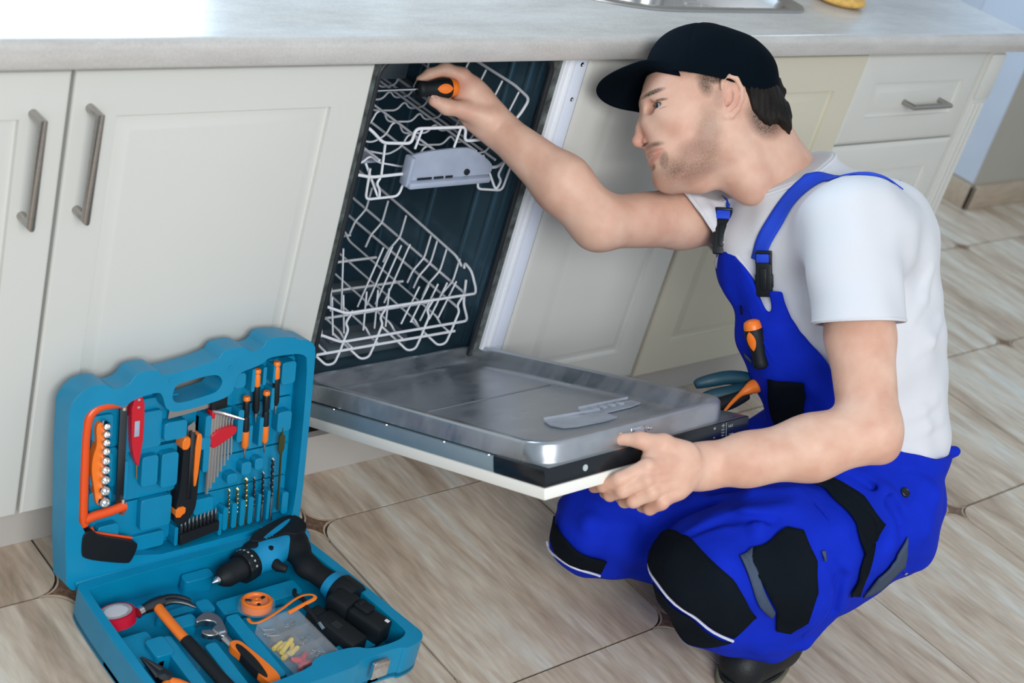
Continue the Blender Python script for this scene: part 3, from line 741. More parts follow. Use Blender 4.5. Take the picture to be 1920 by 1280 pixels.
# hinge arms
for x in (.008, .402):
    MB().rbox(x - .003, -.005, .150, x + .004, .028, .235, .002).lathe([(.008, 0), (.008, .010), (0, .012)], 14, Matrix.Translation((x, .002, .215)) @ Matrix.Rotation(math.pi / 2, 4, 'Y')).build('hinge', M['dark_steel'], dw, 40)
settle(dw)

# door: local x across, y along the door from hinge to top, z inward normal
SV = Vector((0, -.917, .399)).normalized(); NV = Vector((0, .399, .917)).normalized(); HG = Vector((0, .082, .131))
DM = Matrix(((1, 0, 0, HG.x), (0, SV.y, NV.y, HG.y), (0, SV.z, NV.z, HG.z), (0, 0, 0, 1)))
# (x, y, z) is left handed here, so faces are mirrored back by recalculating normals
def dbuild(mb, name, m, parent, smooth=35, bevel=0.0):
    mb.xf(DM); bm = bmesh.new(); me = mb.mesh(name); bm.from_mesh(me); bmesh.ops.recalc_face_normals(bm, faces=bm.faces[:]); bm.to_mesh(me); bm.free()
    o = link(name, me, m, parent, smooth)
    if parent is dw: o.matrix_parent_inverse = Matrix.Translation(-dw.location)
    if bevel:
        b = o.modifiers.new('b', 'BEVEL'); b.width = bevel; b.segments = 2; b.limit_method = 'ANGLE'; b.angle_limit = math.radians(35)
    return o
DW = .441
dfront = MB().rbox(0.0, .075, .0, DW, .701, .018, .003)
door = dbuild(dfront, 'door', M['white_panel'], dw)
tag(door, 'white front panel of the open door')
dbuild(MB().rbox(.002, .085, .0182, DW - .002, .592, .0410, .001), 'metal_edge_frame', M['edge_steel'], door)
dbuild(MB().rbox(.001, .594, .0182, DW - .001, .7005, .0435, .0015), 'control_panel', M['black_gloss'], door)
dbuild(MB().rbox(.012, .60, .0436, DW - .006, .697, .0442, .0003), 'cover_plate', M['steel'], door)
# inner steel pan with raised rim
px0, px1, py0, py1 = .008, .412, .078, .690
b = MB()
LP = [(0, .0435), (.0, .070), (.002, .0735), (.006, .0748), (.012, .0745), (.016, .072), (.030, .052), (.036, .0475), (.048, .046)]
lo = [rrect(px0 + i, py0 + i, px1 - i, py1 - i, max(.045 - i * .6, .012), 6) for i, _ in LP]; n = len(lo[0])
b.add([(x, y, z) for l, (i, z) in zip(lo, LP) for x, y in l], [(i * n + k, i * n + (k + 1) % n, (i + 1) * n + (k + 1) % n, (i + 1) * n + k) for i in range(len(LP) - 1) for k in range(n)] + [tuple((len(LP) - 1) * n + k for k in range(n))])
pan = dbuild(b, 'inner_pan', M['scaled'], door, 50)
e = MB()
e.rbox(.05, .33, .0455, .36, .336, .0472, .001)
dbuild(e, 'pan_rib', M['scaled'], door)
e = MB()
for x, y in ((.005, .20), (.005, .34), (.005, .48), (.005, .58), (.425, .66), (.425, .61)):
    e.lathe([(.0030, .0408), (.0028, .0422), (0, .0426)], 10, Matrix.Translation((x, y, 0)))
dbuild(e, 'screws', M['chrome'], door)
dbuild(MB().rbox(.185, .6885, .054, .215, .6920, .068, .001).lathe([(.003, 0), (.003, .003), (0, .0035)], 10, Matrix.Translation((.177, .690, .061)) @ Matrix.Rotation(-math.pi / 2, 4, 'X')).lathe([(.003, 0), (.003, .003), (0, .0035)], 10, Matrix.Translation((.224, .690, .061)) @ Matrix.Rotation(-math.pi / 2, 4, 'X')), 'latch_plate', M['chrome'], door)
dbuild(MB().rbox(.189, .692, .0565, .208, .6930, .0655, .0005), 'latch_slot', M['grey_plastic'], door)
# printed signs on the control panel edge (faces out along +y)
def pmark(pts2, name='printed_mark'):
    mb = MB()
    for x0, z0, x1, z1 in pts2: mb.box(x0, .7004, z0, x1, .7012, z1)
    return dbuild(mb, name, M['mark'], door, None)
yb = .7004
dbuild(MB().lathe([(.0048, 0), (.0048, .0010), (0, .0010)], 18, Matrix.Translation((.079, yb, .032)) @ Matrix.Rotation(-math.pi / 2, 4, 'X')), 'indicator_lens', M['mark'], door)
x = .205
pmark([(x, .030, x + .011, .0312), (x, .0385, x + .011, .0397), (x, .030, x + .0012, .0397), (x + .0098, .030, x + .011, .0397), (x - .003, .034, x, .0352), (x + .011, .034, x + .014, .0352), (x + .003, .0245, x + .0045, .028), (x + .0065, .0245, x + .008, .028)])
x = .355
pmark([(x, .038, x + .005, .0395), (x + .001, .0362, x + .004, .0376), (x, .023, x + .003, .0245)])
x = .374
pmark([(x, .0385, x + .007, .0397), (x + .003, .036, x + .0042, .042), (x, .0315, x + .002, .034), (x + .004, .0315, x + .006, .034), (x, .027, x + .002, .0292), (x + .004, .027, x + .006, .0292), (x, .023, x + .005, .0245), (x + .0105, .021, x + .0113, .0425)])
x = .390
pmark([(x, .034, x + .010, .0352), (x, .034, x + .0012, .038), (x + .0044, .034, x + .0056, .038), (x + .0088, .034, x + .010, .038), (x + .002, .022, x + .012, .0232)])

# clear plastic vane pieces lying in the pan
def vane(loc, rot, L=.085, Wd=.040, notch=False):
    lp = [(0, -Wd / 2)] + [(L * .5, -Wd / 2 + .004), (L, -Wd / 2 + .010), (L, Wd / 2 - .010), (L * .75, Wd / 2 - .002), (L * .5, Wd / 2), (L * .2, Wd / 2 + .002), (0, Wd / 2 - .004), (-.008, 0)]
    mb = MB().prism([lp], 0, .0022)
    mb.box(0, -Wd / 2, 0.002, L, -Wd / 2 + .0018, .006)
    if notch:
        for k in range(4): mb.rbox(.012 + k * .018, -.006, .002, .021 + k * .018, .006, .006, .001)
    mb.xf(Matrix.Translation(loc) @ Matrix.Rotation(rot, 4, 'Z'))
    return mb
cp = vane((.262, .520, .0475), math.radians(4), .105, .042, True)
for q in cp.v: pass
o = dbuild(cp, 'plastic_vane', M['clear'], None); tag(o, 'clear notched plastic dishwasher part lying in the open door pan, farther one', 'plastic part')
o = dbuild(vane((.172, .540, .0475), math.radians(10), .105, .058), 'plastic_vane', M['clear'], None); tag(o, 'clear fan-shaped plastic dishwasher part nearest the door edge', 'plastic part')

# ------------------------------------------------------------------ racks
def rnd(pts, r=.010, n=4, closed=False):
    """round the bends of a wire path"""
    P = [Vector(p) for p in pts]; m = len(P); out = []
    for i in range(m):
        if not closed and i in (0, m - 1): out.append(P[i]); continue
        a, b, c = P[i - 1], P[i], P[(i + 1) % m]
        da, dc = (a - b), (c - b); rr = min(r, da.length * .45, dc.length * .45)
        s, e = b + da.normalized() * rr, b + dc.normalized() * rr
        for k in range(n + 1):
            t = k / n; out.append(s * (1 - t) ** 2 + b * 2 * t * (1 - t) + e * t * t)
    return out
def wires(name, paths, r, parent, closed=False, label=None):
    for p in paths: o = MB().tube(rnd(p, closed=closed), r * .80, 7, closed=closed).build(name, M['wire'], parent, 60)
    return o
XL, XR, YF, YB = .034, .388, .052, .500
ur = empty('dish_rack', 'upper white wire dish rack with grey grip, the tool tip above it', 'dish rack', (.21, .27, .6), group=None)
for p in [
    # rim all round, with the dip and raised centre in front
    [(XL, YB, .712), (XL, .13, .712), (XL + .002, .085, .690), (.062, YF, .676), (.092, YF, .652), (.150, YF, .648), (.151, YF, .674), (.258, YF, .672), (.262, YF, .646), (.335, YF, .648), (.372, YF, .690), (XR, .056, .716), (XR, .10, .722), (XR, YB, .714)],
    [(XL, YB, .712), (XR, YB, .714)],
    [(XL, .12, .60), (.045, .06, .598), (.085, YF, .592), (.156, YF, .594)], [(.315, YF, .594), (.352, YF, .592), (.384, .066, .596), (XR, .12, .60), (XR, YB, .60)],
]: wires('rim_wire', [p], .0036, ur)
wires('foot_wire', [[(.078, YF, .608), (.083, YF, .552), (.150, YF, .553), (.158, YF, .600)], [(.315, YF, .600), (.320, YF, .553), (.380, YF, .545), (.386, YF, .60)],
                    [(.100, YF + .004, .648), (.106, YF + .002, .590), (.098, YF, .580), (.108, YF, .568), (.112, YF, .548), (.094, .085, .60)],
                    [(.372, YF + .004, .600), (.362, YF + .002, .575), (.372, YF, .565), (.366, YF, .545), (.345, .085, .60)]], .0030, ur)
wires('centre_loop', [[(.165, YF, .672), (.160, YF, .638)], [(.247, YF, .672), (.243, YF, .636)]], .0030, ur)
ys = [.085 + .046 * k for k in range(9)]
for y in ys:
    wires('cross_wire', [[(XL, y, .712), (XL + .004, y, .675), (XL + .014, y, .662), (XL + .012, y, .640), (.052, y, .606), (.085, y, .600), (.100, y, .614), (.118, y, .600), (.175, y, .588), (.200, y, .600), (.208, y, .622), (.222, y, .624), (.236, y, .602), (.290, y, .600), (.303, y, .618), (.318, y, .602), (.352, y, .606), (.360, y, .64), (.378, y, .655), (.376, y, .675), (XR, y, .716)]], .0024, ur)
for x, z in ((.100, .617), (.212, .627), (.215, .594), (.303, .621), (.060, .602), (.352, .602)):
    wires('long_wire', [[(x, .06, z), (x, YB, z)]], .0030, ur)
wires('side_wire', [[(XR, .09, .655), (XR, YB, .655)], [(XL, .09, .655), (XL, YB, .655)]], .0024, ur)
# grey grip at the front of the rack
g = MB()
gp = [(.160, .632), (.262, .636), (.285, .632), (.334, .604), (.332, .588), (.318, .582), (.158, .580), (.146, .590), (.148, .620)]
yv = lambda x, z: .048 - (.632 - z) * .15
gl = smooth_poly(gp, 2)
n = len(gl)
g.add([(x, yv(x, z), z) for x, z in gl] + [(x, yv(x, z) + .004, z) for x, z in gl], [tuple(range(n))[::-1], tuple(range(n, 2 * n))] + [(k, (k + 1) % n, n + (k + 1) % n, n + k) for k in range(n)])
g.rbox(.150, .030, .574, .326, .046, .586, .004).rbox(.146, .036, .576, .156, .056, .628, .003)
grip = g.build('grip', M['grey_plastic'], ur, 35); tag(grip, 'grey plastic grip')
for x0, x1 in ((.17, .20), (.205, .225), (.23, .245)): MB().rbox(x0, .0385, .5866, x1, .0398, .5905, .0004).build('grip_slot', M['rubber'], grip, None)
MB().lathe([(.0055, 0), (.0055, .003), (0, .003)], 14, Matrix.Translation((.275, .0385, .594)) @ Matrix.Rotation(-math.pi / 2, 4, 'X')).build('grip_hole', M['rubber'], grip, None)
g2 = MB().rbox(.050, .10, .590, .135, .155, .596, .003)
g2.build('rack_bearing', M['grey_plastic'], ur, 40)
settle(ur)

lr = empty('dish_rack', 'lower white wire dish rack with plate tines', 'dish rack', (.21, .27, .25))
for p in [
    [(XL, YB, .385), (XL, .12, .385), (.050, .058, .355), (.100, YF, .335), (XR, YF, .335), (XR, .056, .345), (XR, .078, .368), (XR, .100, .372), (XR, .098, .362)],
    [(XR, .105, .362), (XR, .125, .372), (XR, .30, .380), (XR, YB, .385)], [(XL, YB, .385), (XR, YB, .385)],
    [(XL, .30, .308), (XL, .12, .308), (.050, .058, .300), (.104, YF, .277), (XR, YF, .277), (XR, .075, .300), (XR, .085, .345)],
    [(XR, .080, .320), (XR, YB, .325)], [(XR, .09, .285), (XR, YB, .285)], [(XL, YB, .32), (XL, .12, .32)],
    [(.040, YF, .259), (.362, YF, .259)], [(.040, .14, .268), (.362, .14, .268)], [(.040, .22, .268), (.362, .22, .268)], [(.040, .31, .270), (.362, .31, .270)], [(.04, .40, .27), (.362, .40, .27)],
]: wires('rim_wire', [p], .0034, lr)
for x in (.105, .178, .282, .352):
    wires('foot_wire', [[(x + .008, YF, .338), (x + .002, YF + .004, .312), (x + .010, YF + .002, .300), (x + .004, YF, .279), (x + .002, YF, .262), (x - .006, YF - .002, .236), (x - .018, YF + .004, .230), (x - .055, .10, .262)]], .0030, lr)
for x in (.075, .13, .185, .24, .295, .345):
    wires('long_wire', [[(x, YF, .262), (x, .075, .262), (x, .09, .270), (x, .38, .270), (x, .40, .283), (x, .42, .262), (x, YB, .262), (x, YB, .33)]], .0026, lr)
for y in (.115, .155, .185, .205, .285, .345, .40, .455):
    wires('side_upright', [[(XR, y, .372), (XR - .002, y, .326), (XR - .012, y, .312), (XR - .022, y, .300), (XR - .028, y, .274)]], .0026, lr)
    wires('side_upright', [[(XL, y, .382), (XL + .002, y, .326), (XL + .012, y, .312), (XL + .022, y, .300), (XL + .028, y, .274)]], .0026, lr)
for y, xs_, top, lean in ((.088, [.066 + .0235 * k for k in range(4)], .345, -.018), (.088, [.178 + .0245 * k for k in range(3)], .345, -.010), (.088, [.262 + .0215 * k for k in range(5)], .340, .024),
                          (.160, [.062 + .0235 * k for k in range(6)], .392, -.024), (.160, [.215 + .020 * k for k in range(4)], .385, .030),
                          (.300, [.040 + .021 * k for k in range(5)], .362, .022)):
    for x in xs_: wires('tine', [[(x, y, .268), (x + lean, y + .004, top)]], .0024, lr)
settle(lr)

# ------------------------------------------------------------------ blue tool case
LB = Vector((0, .19, .982)).normalized(); LN = Vector((0, -LB.z, LB.y))
LM = Matrix(((1, 0, 0, 0), (0, LB.y, LN.y, -.13), (0, LB.z, LN.z, .05), (0, 0, 0, 1)))   # lid frame: x across, y up the lid, z out of it
case = empty('tool_case', 'open blue plastic tool case leaning on the cabinet door', 'tool case', (-.24, -.13, .05))
def place(o, Mx, parent=None):
    if parent is not None:
        o.parent = parent
    o.matrix_world = Mx; return o
def lbuild(mb, name, m, parent=None, smooth=35, bevel=0.0, label=None, cat=None, group=None):
    o = mb.xf(LM).build(name, m, parent, smooth, bevel)
    return tag(o, label, cat, group)
lo_out = smooth_poly([(-.455, .012), (-.444, -.002), (-.436, -.004), (-.064, -.004), (-.054, -.002), (-.046, .012), (-.046, .306), (-.050, .328), (-.066, .337), (-.080, .3385), (-.090, .346), (-.128, .350), (-.140, .3475), (-.146, .335), (-.166, .3320), (-.172, .338), (-.180, .3425), (-.206, .3425), (-.216, .340), (-.224, .327),
                      (-.314, .3160), (-.320, .327), (-.328, .3295), (-.350, .3285), (-.358, .326), (-.368, .3120), (-.388, .3085), (-.396, .314), (-.404, .3205), (-.430, .3205), (-.450, .306), (-.459, .286)], 1)
lo_cav = smooth_poly([(-.436, .020), (-.072, .020), (-.058, .034), (-.058, .300), (-.072, .316), (-.112, .318), (-.134, .318), (-.146, .308), (-.182, .302), (-.190, .292), (-.192, .272), (-.206, .262), (-.286, .254), (-.306, .262), (-.312, .286), (-.320, .294), (-.362, .288), (-.372, .276), (-.395, .290), (-.428, .286), (-.438, .262)], 2)
lo_slot = smooth_poly([(-.297, .276), (-.294, .296), (-.284, .302), (-.232, .306), (-.218, .302), (-.212, .290), (-.218, .278), (-.232, .274), (-.284, .268)], 2)
ld = lbuild(MB().prism([lo_out, lo_cav[::-1], lo_slot[::-1]], -.044, 0), 'lid', M['blue'], case, 30, .0022)
lbuild(MB().prism([lo_cav], -.044, -.036), 'lid_floor', M['blue'], ld, 30)
def blk(mb, x0, y0, x1, y1, z=-.010, r=.006):
    return mb.prism([rrect(x0, y0, x1, y1, min(r, (x1 - x0) * .45, (y1 - y0) * .45), 3)], -.037, z)
def lump(x0, y0, x1, y1, z=-.010, r=.006):
    return lbuild(blk(MB(), x0, y0, x1, y1, z, r), 'moulded_block', M['blue'], ld, 30, .0018)
for q in [(-.412, .222, -.378, .262, -.020), (-.412, .150, -.376, .200, -.020), (-.412, .108, -.376, .140, -.020), (-.365, .195, -.300, .255, -.018), (-.300, .205, -.262, .235, -.010), (-.365, .120, -.356, .185, -.012),
          (-.333, .135, -.306, .185, -.012), (-.302, .128, -.274, .185, -.009), (-.400, .040, -.366, .085, -.012), (-.330, .060, -.278, .112, -.014), (-.345, .024, -.285, .050, -.018), (-.232, .140, -.222, .235, -.008),
          (-.240, .180, -.222, .200, -.006), (-.240, .065, -.205, .092, -.012), (-.176, .180, -.166, .235, -.006), (-.152, .165, -.150, .205, -.006), (-.134, .165, -.131, .215, -.006), (-.117, .225, -.114, .262, -.006),
          (-.185, .270, -.165, .295, -.010), (-.157, .262, -.151, .300, -.006), (-.137, .270, -.131, .300, -.006), (-.117, .270, -.114, .300, -.006), (-.100, .262, -.074, .300, -.010), (-.100, .180, -.074, .215, -.010),
          (-.185, .108, -.166, .125, -.010), (-.160, .118, -.142, .140, -.010), (-.136, .122, -.120, .142, -.010), (-.188, .030, -.183, .070, -.006), (-.172, .030, -.167, .074, -.006), (-.157, .030, -.152, .076, -.006),
          (-.142, .030, -.137, .078, -.006), (-.127, .030, -.121, .080, -.006), (-.110, .030, -.104, .082, -.006), (-.078, .030, -.066, .070, -.010), (-.196, .022, -.190, .060, -.008), (-.272, .008, -.266, .054, -.010)]:
    x0, y0, x1, y1, z = q
    if x1 - x0 < .006: x0 -= .002; x1 += .002
    lump(x0, max(y0, .022), x1, y1, z)
for q in [(-.408, .205, -.366, .268, -.026), (-.408, .140, -.366, .204, -.026), (-.356, .112, -.268, .192, -.0245), (-.408, .030, -.272, .108, -.0265), (-.358, .196, -.268, .272, -.0265), (-.236, .094, -.064, .150, -.0265),
          (-.236, .026, -.064, .092, -.0265), (-.232, .152, -.064, .232, -.0275), (-.184, .234, -.064, .300, -.0285)]:
    lump(*q)
for x, y in ((-.300, .308), (-.200, .312)): lbuild(MB().lathe([(.004, 0), (.004, .0008), (0, .001)], 12, Matrix.Translation((x, y, 0))), 'rivet_boss', M['blue'], ld)
for x0 in (-.418, -.400, -.232, -.145): pass
# base tray
BX0, BX1, BY0, BY1 = -.445, -.012, -.448, -.130
bo = smooth_poly([(-.432, -.130), (-.086, -.130), (-.060, -.142), (-.016, -.400), (-.010, -.425), (-.022, -.440), (-.058, -.446), (-.062, -.438), (-.140, -.438), (-.146, -.447), (-.300, -.447), (-.360, -.440), (-.425, -.440), (-.446, -.420), (-.446, -.145)], 2)
bi = smooth_poly([(-.425, -.146), (-.096, -.146), (-.074, -.156), (-.034, -.400), (-.036, -.418), (-.060, -.426), (-.110, -.424), (-.128, -.408), (-.200, -.404), (-.215, -.424), (-.415, -.424), (-.432, -.408), (-.432, -.160)], 2)
bt = MB().prism([bo, bi[::-1]], .004, .062).build('base', M['blue'], case, 30, .0022)
MB().prism([bo], .001, .012).build('base_floor', M['blue'], bt, 30, .002)
def bump(x0, y0, x1, y1, z, rot=0.0, r=.006):
    mb = MB().prism([rrect(x0, y0, x1, y1, min(r, (x1 - x0) * .45, (y1 - y0) * .45), 3)], .010, z)
    if rot:
        c = Vector(((x0 + x1) / 2, (y0 + y1) / 2, 0)); mb.xf(Matrix.Translation(c) @ Matrix.Rotation(rot, 4, 'Z') @ Matrix.Translation(-c))
    return mb.build('moulded_block', M['blue'], bt, 30, .0018)
for q in [(-.430, -.300, -.375, -.235, .034), (-.425, -.420, -.375, -.380, .036), (-.395, -.300, -.365, -.262, .044), (-.335, -.255, -.300, -.232, .040), (-.318, -.420, -.298, -.300, .040), (-.372, -.400, -.352, -.262, .040), (-.345, -.218, -.262, -.205, .03),
          (-.262, -.404, -.240, -.262, .044), (-.285, -.240, -.262, -.212, .040), (-.252, -.250, -.110, -.218, .034), (-.275, -.170, -.225, -.150, .040), (-.232, -.404, -.150, -.262, .030), (-.075, -.215, -.058, -.190, .046), (-.066, -.290, -.052, -.240, .046), (-.145, -.400, -.128, -.385, .046), (-.098, -.402, -.075, -.385, .040)]:
    bump(*q)
hb = MB().tube([(-.440, -.128, .056), (-.060, -.128, .056)], .0065, 10)
for k in range(5): hb.rbox(-.425 + k * .08, -.136, .044, -.385 + k * .08, -.120, .060, .002)
hb.build('hinge', M['blue'], case, 40)
MB().rbox(-.122, -.455, .030, -.092, -.447, .060, .002).build('latch', M['chrome'], case, 40)
MB().rbox(-.365, -.452, .030, -.335, -.444, .060, .002).build('latch', M['chrome'], case, 40)
settle(case)
def thing(name, label, cat, group=None, loc=(0, 0, 0)): return empty(name, label, cat, loc, group)

# --- hacksaw in the lid
hs = thing('hacksaw', 'small orange hacksaw with black grip clipped in the case lid', 'saw', loc=(-.39, -.13, .15))
pts = [(-.366, .280), (-.395, .284), (-.415, .280), (-.427, .262), (-.427, .180), (-.426, .110), (-.424, .095)]
lbuild(MB().tube([(x, y, -.010) for x, y in smooth_poly(pts, 2, False)], .0076, 10, flat=.8), 'frame', M['saworange'], hs, 60)
lbuild(MB().tube([(x, y, -.010) for x, y in smooth_poly([(-.424, .104), (-.414, .108), (-.390, .108), (-.358, .113)], 2, False)], [.0085] + [.0065] * 12, 10) if False else MB().tube([(-.424, .104, -.010), (-.408, .1075, -.010), (-.385, .109, -.010), (-.358, .113, -.010)], .0076, 10, flat=.8), 'lower_arm', M['saworange'], hs, 60)
lbuild(MB().rbox(-.3735, .118, -.012, -.3615, .278, -.0105, .0004), 'blade', M['dark_steel'], hs)
for y in (.276, .119): lbuild(MB().tube([(-.368 if y > .2 else -.362, y - .006, -.010), (-.368 if y > .2 else -.362, y + .006, -.010)], .0042, 10), 'blade_pin', M['chrome'], hs, 50)
lbuild(MB().tube([(-.362, .100, -.010), (-.362, .106, -.010)], .0052, 6), 'wing_nut', M['chrome'], hs, 50)
gpl = smooth_poly([(-.430, .092), (-.412, .090), (-.408, .080), (-.344, .054), (-.340, .046), (-.350, .022), (-.358, .020), (-.428, .046), (-.432, .06)], 2)
lbuild(MB().prism([gpl], -.022, .002), 'grip', M['black'], hs, 35, .003)
lbuild(MB().tube([(-.412, .090, -.009), (-.408, .081, -.009), (-.346, .056, -.009)], .0022, 8), 'grip_inlay', M['saworange'], hs, 60)
settle(hs)
# --- sockets on an orange rail
rl = thing('socket_rail', 'orange plastic rail holding chrome sockets, in the case lid', 'socket rail', loc=(-.4, -.13, .15))
lbuild(MB().prism([smooth_poly([(-.410, .254), (-.396, .256), (-.390, .20), (-.392, .12), (-.404, .122), (-.408, .150), (-.414, .18), (-.412, .205), (-.406, .22)], 2)], -.026, -.012), 'rail', M['orange'], rl, 35, .001); settle(rl)
place_names = ['topmost', 'second from the top', 'third from the top', 'fourth from the top', 'middle', 'fourth from the bottom', 'third from the bottom', 'second from the bottom', 'bottom and largest']
for k, (y, r_) in enumerate(((.252, .0056), (.2395, .0058), (.2265, .0060), (.2125, .0063), (.1975, .0066), (.1825, .0069), (.1665, .0074), (.1490, .0080), (.1300, .0086))):
    Mx = LM @ Matrix.Translation((-.3945 + k * .0002, y, -.014)) @ Matrix.Rotation(-.25, 4, 'Y')
    o = MB().lathe([(r_, 0), (r_, .010), (r_ * .85, .0125), (r_ * .62, .0125), (r_ * .55, .006), (0, .006)], 18).xf(Mx).build('socket', M['chrome'], None, 40)
    tag(o, 'small chrome socket, %s of the nine on the orange rail' % place_names[k], 'socket', 'chrome sockets on the orange rail')
# --- voltage tester
vt = thing('voltage_tester', 'red pen-shaped voltage tester with thin metal tip in the lid', 'tester', loc=(-.345, -.1, .2))
lbuild(MB().prism([smooth_poly([(-.358, .288), (-.338, .292), (-.336, .225), (-.340, .190), (-.342, .176), (-.344, .176), (-.352, .196), (-.356, .225)], 1)], -.018, -.006), 'body', M['red'], vt, 35, .002)
lbuild(MB().tube([(-.343, .178, -.012), (-.341, .153, -.012)], .0014, 8), 'tip', M['gold'], vt)
lbuild(MB().rbox(-.352, .225, -.0062, -.344, .250, -.0054, .0004), 'window', M['grey_plastic'], vt)
for y in (.270, .282): lbuild(MB().rbox(-.349, y, -.0062, -.345, y + .003, -.0054, .0004), 'contact', M['grey_plastic'], vt)
settle(vt)
# --- scraper blade and black handle below the carry handle
pk = thing('putty_knife', 'steel scraper blade with short black handle under the lid grip', 'scraper', loc=(-.25, -.1, .25))
lbuild(MB().prism([[(-.292, .238), (-.290, .252), (-.222, .260), (-.220, .244)]], -.018, -.0165), 'blade', M['steel'], pk)
lbuild(MB().rbox(-.222, .240, -.026, -.194, .268, -.010, .003), 'handle', M['black'], pk); settle(pk)
# --- utility knife
uk = thing('utility_knife', 'large black and orange snap-blade utility knife in the lid middle', 'knife', loc=(-.26, -.1, .14))
lbuild(MB().prism([smooth_poly([(-.266, .205), (-.240, .208), (-.236, .180), (-.238, .100), (-.240, .078), (-.252, .060), (-.268, .058), (-.276, .066), (-.274, .090), (-.268, .120), (-.268, .160)], 2)], -.030, -.008), 'body', M['blacksoft'], uk, 35, .002)
lbuild(MB().prism([smooth_poly([(-.270, .206), (-.258, .208), (-.257, .192), (-.262, .186), (-.272, .188)], 1)], -.026, -.005), 'left_cheek', M['orange'], uk, 35, .001)
lbuild(MB().prism([smooth_poly([(-.248, .208), (-.240, .210), (-.237, .200), (-.2415, .122), (-.248, .120)], 1)], -.026, -.005), 'right_rail', M['orange'], uk, 35, .001)
lbuild(MB().prism([smooth_poly([(-.274, .090), (-.258, .090), (-.258, .078), (-.264, .076), (-.266, .072), (-.276, .074)], 1)], -.026, -.0055), 'orange_base', M['orange'], uk, 35, .001)
lbuild(MB().rbox(-.2565, .100, -.010, -.2495, .212, -.0062, .0008), 'blade_channel', M['dark_steel'], uk)
lbuild(MB().prism([[(-.2595, .206), (-.2595, .222), (-.249, .228), (-.2465, .220), (-.2465, .206)]], -.014, -.0125), 'blade', M['steel'], uk); settle(uk)
# --- hex keys
hk = thing('hex_key_holder', 'red holder clip gripping the fan of hex keys', 'holder', loc=(-.2, -.1, .2))
lbuild(MB().prism([smooth_poly([(-.222, .206), (-.178, .212), (-.176, .198), (-.186, .192), (-.214, .178), (-.222, .182)], 1)], -.022, -.006), 'clip', M['red'], hk, 35, .001)
lbuild(MB().rbox(-.222, .228, -.024, -.216, .240, -.008, .001), 'rear_tab', M['red'], hk); settle(hk)
hn = ['leftmost and longest', 'second from the left', 'third from the left', 'fourth from the left', 'fourth from the right', 'third from the right', 'second from the right', 'rightmost and shortest']
for k in range(8):
    x = -.2195 + k * .0052; yb_ = .100 + k * .0085; yt = .240 - k * .0025; r_ = .0029 - k * .00020
    o = lbuild(MB().tube([(x + k * .0004, yb_, -.012), (x, yt - .006, -.012), (x + .0015, yt - .001, -.011), (x + .006, yt, -.004), (x + .014, yt - .0012, .003 - k * .0005)], r_, 6), 'hex_key', M['keysteel'], None, 30,
               label='grey steel hex key in the red holder, %s' % hn[k], cat='hex key', group='hex keys in the red holder')
# --- precision screwdrivers
def mini_driver(x0, y0, x1, y1, up, label, seed):
    t = thing('precision_screwdriver', label, 'screwdriver', 'precision screwdrivers in the lid', loc=(x0, -.1, y0 + .05))
    a = Vector((x0, y0, -.009)); b = Vector((x1, y1, -.009)); 
    if not up: a, b = b, a
    # a = cap end, b = tip end
    L = (b - a).length; Mx = LM @ align(a, b)
    def lt(pr, nm, m): MB().lathe(pr, 14).xf(Mx).build(nm, M[m], t, 40)
    lt([(.0045, 0), (.0058, .002), (.0058, .006), (.0040, .008)], 'cap', 'orange' if seed != 1 else 'black')
    lt([(.0040, .008), (.0052, .012), (.0052, L * .33), (.0046, L * .36)], 'upper_grip', 'orange' if seed in (1, 2) else 'black')
    lt([(.0046, L * .36), (.0056, L * .40), (.0056, L * .86), (.0035, L * .93)], 'lower_grip', 'black' if seed in (1, 2) else ('black' if seed == 0 else 'black'))
    if seed == 0: lt([(.0058, L * .62), (.0060, L * .64), (.0058, L * .88), (.0036, L * .93)], 'orange_sleeve', 'orange')
    lt([(.0034, L * .93), (.0026, L), (.0013, L), (.0012, L + .010), (0, L + .012)], 'shaft', 'steel'); settle(t); return t
mini_driver(-.162, .255, -.158, .160, True, 'small black and orange precision screwdriver, leftmost of the four', 0)
mini_driver(-.1465, .298, -.1430, .218, True, 'small precision screwdriver with orange upper grip, second from left', 2)
mini_driver(-.1265, .258, -.1220, .162, True, 'small black and orange precision screwdriver, third from left', 0)
mini_driver(-.1120, .305, -.1075, .225, True, 'small precision screwdriver with orange upper grip, rightmost, near lid corner', 2)
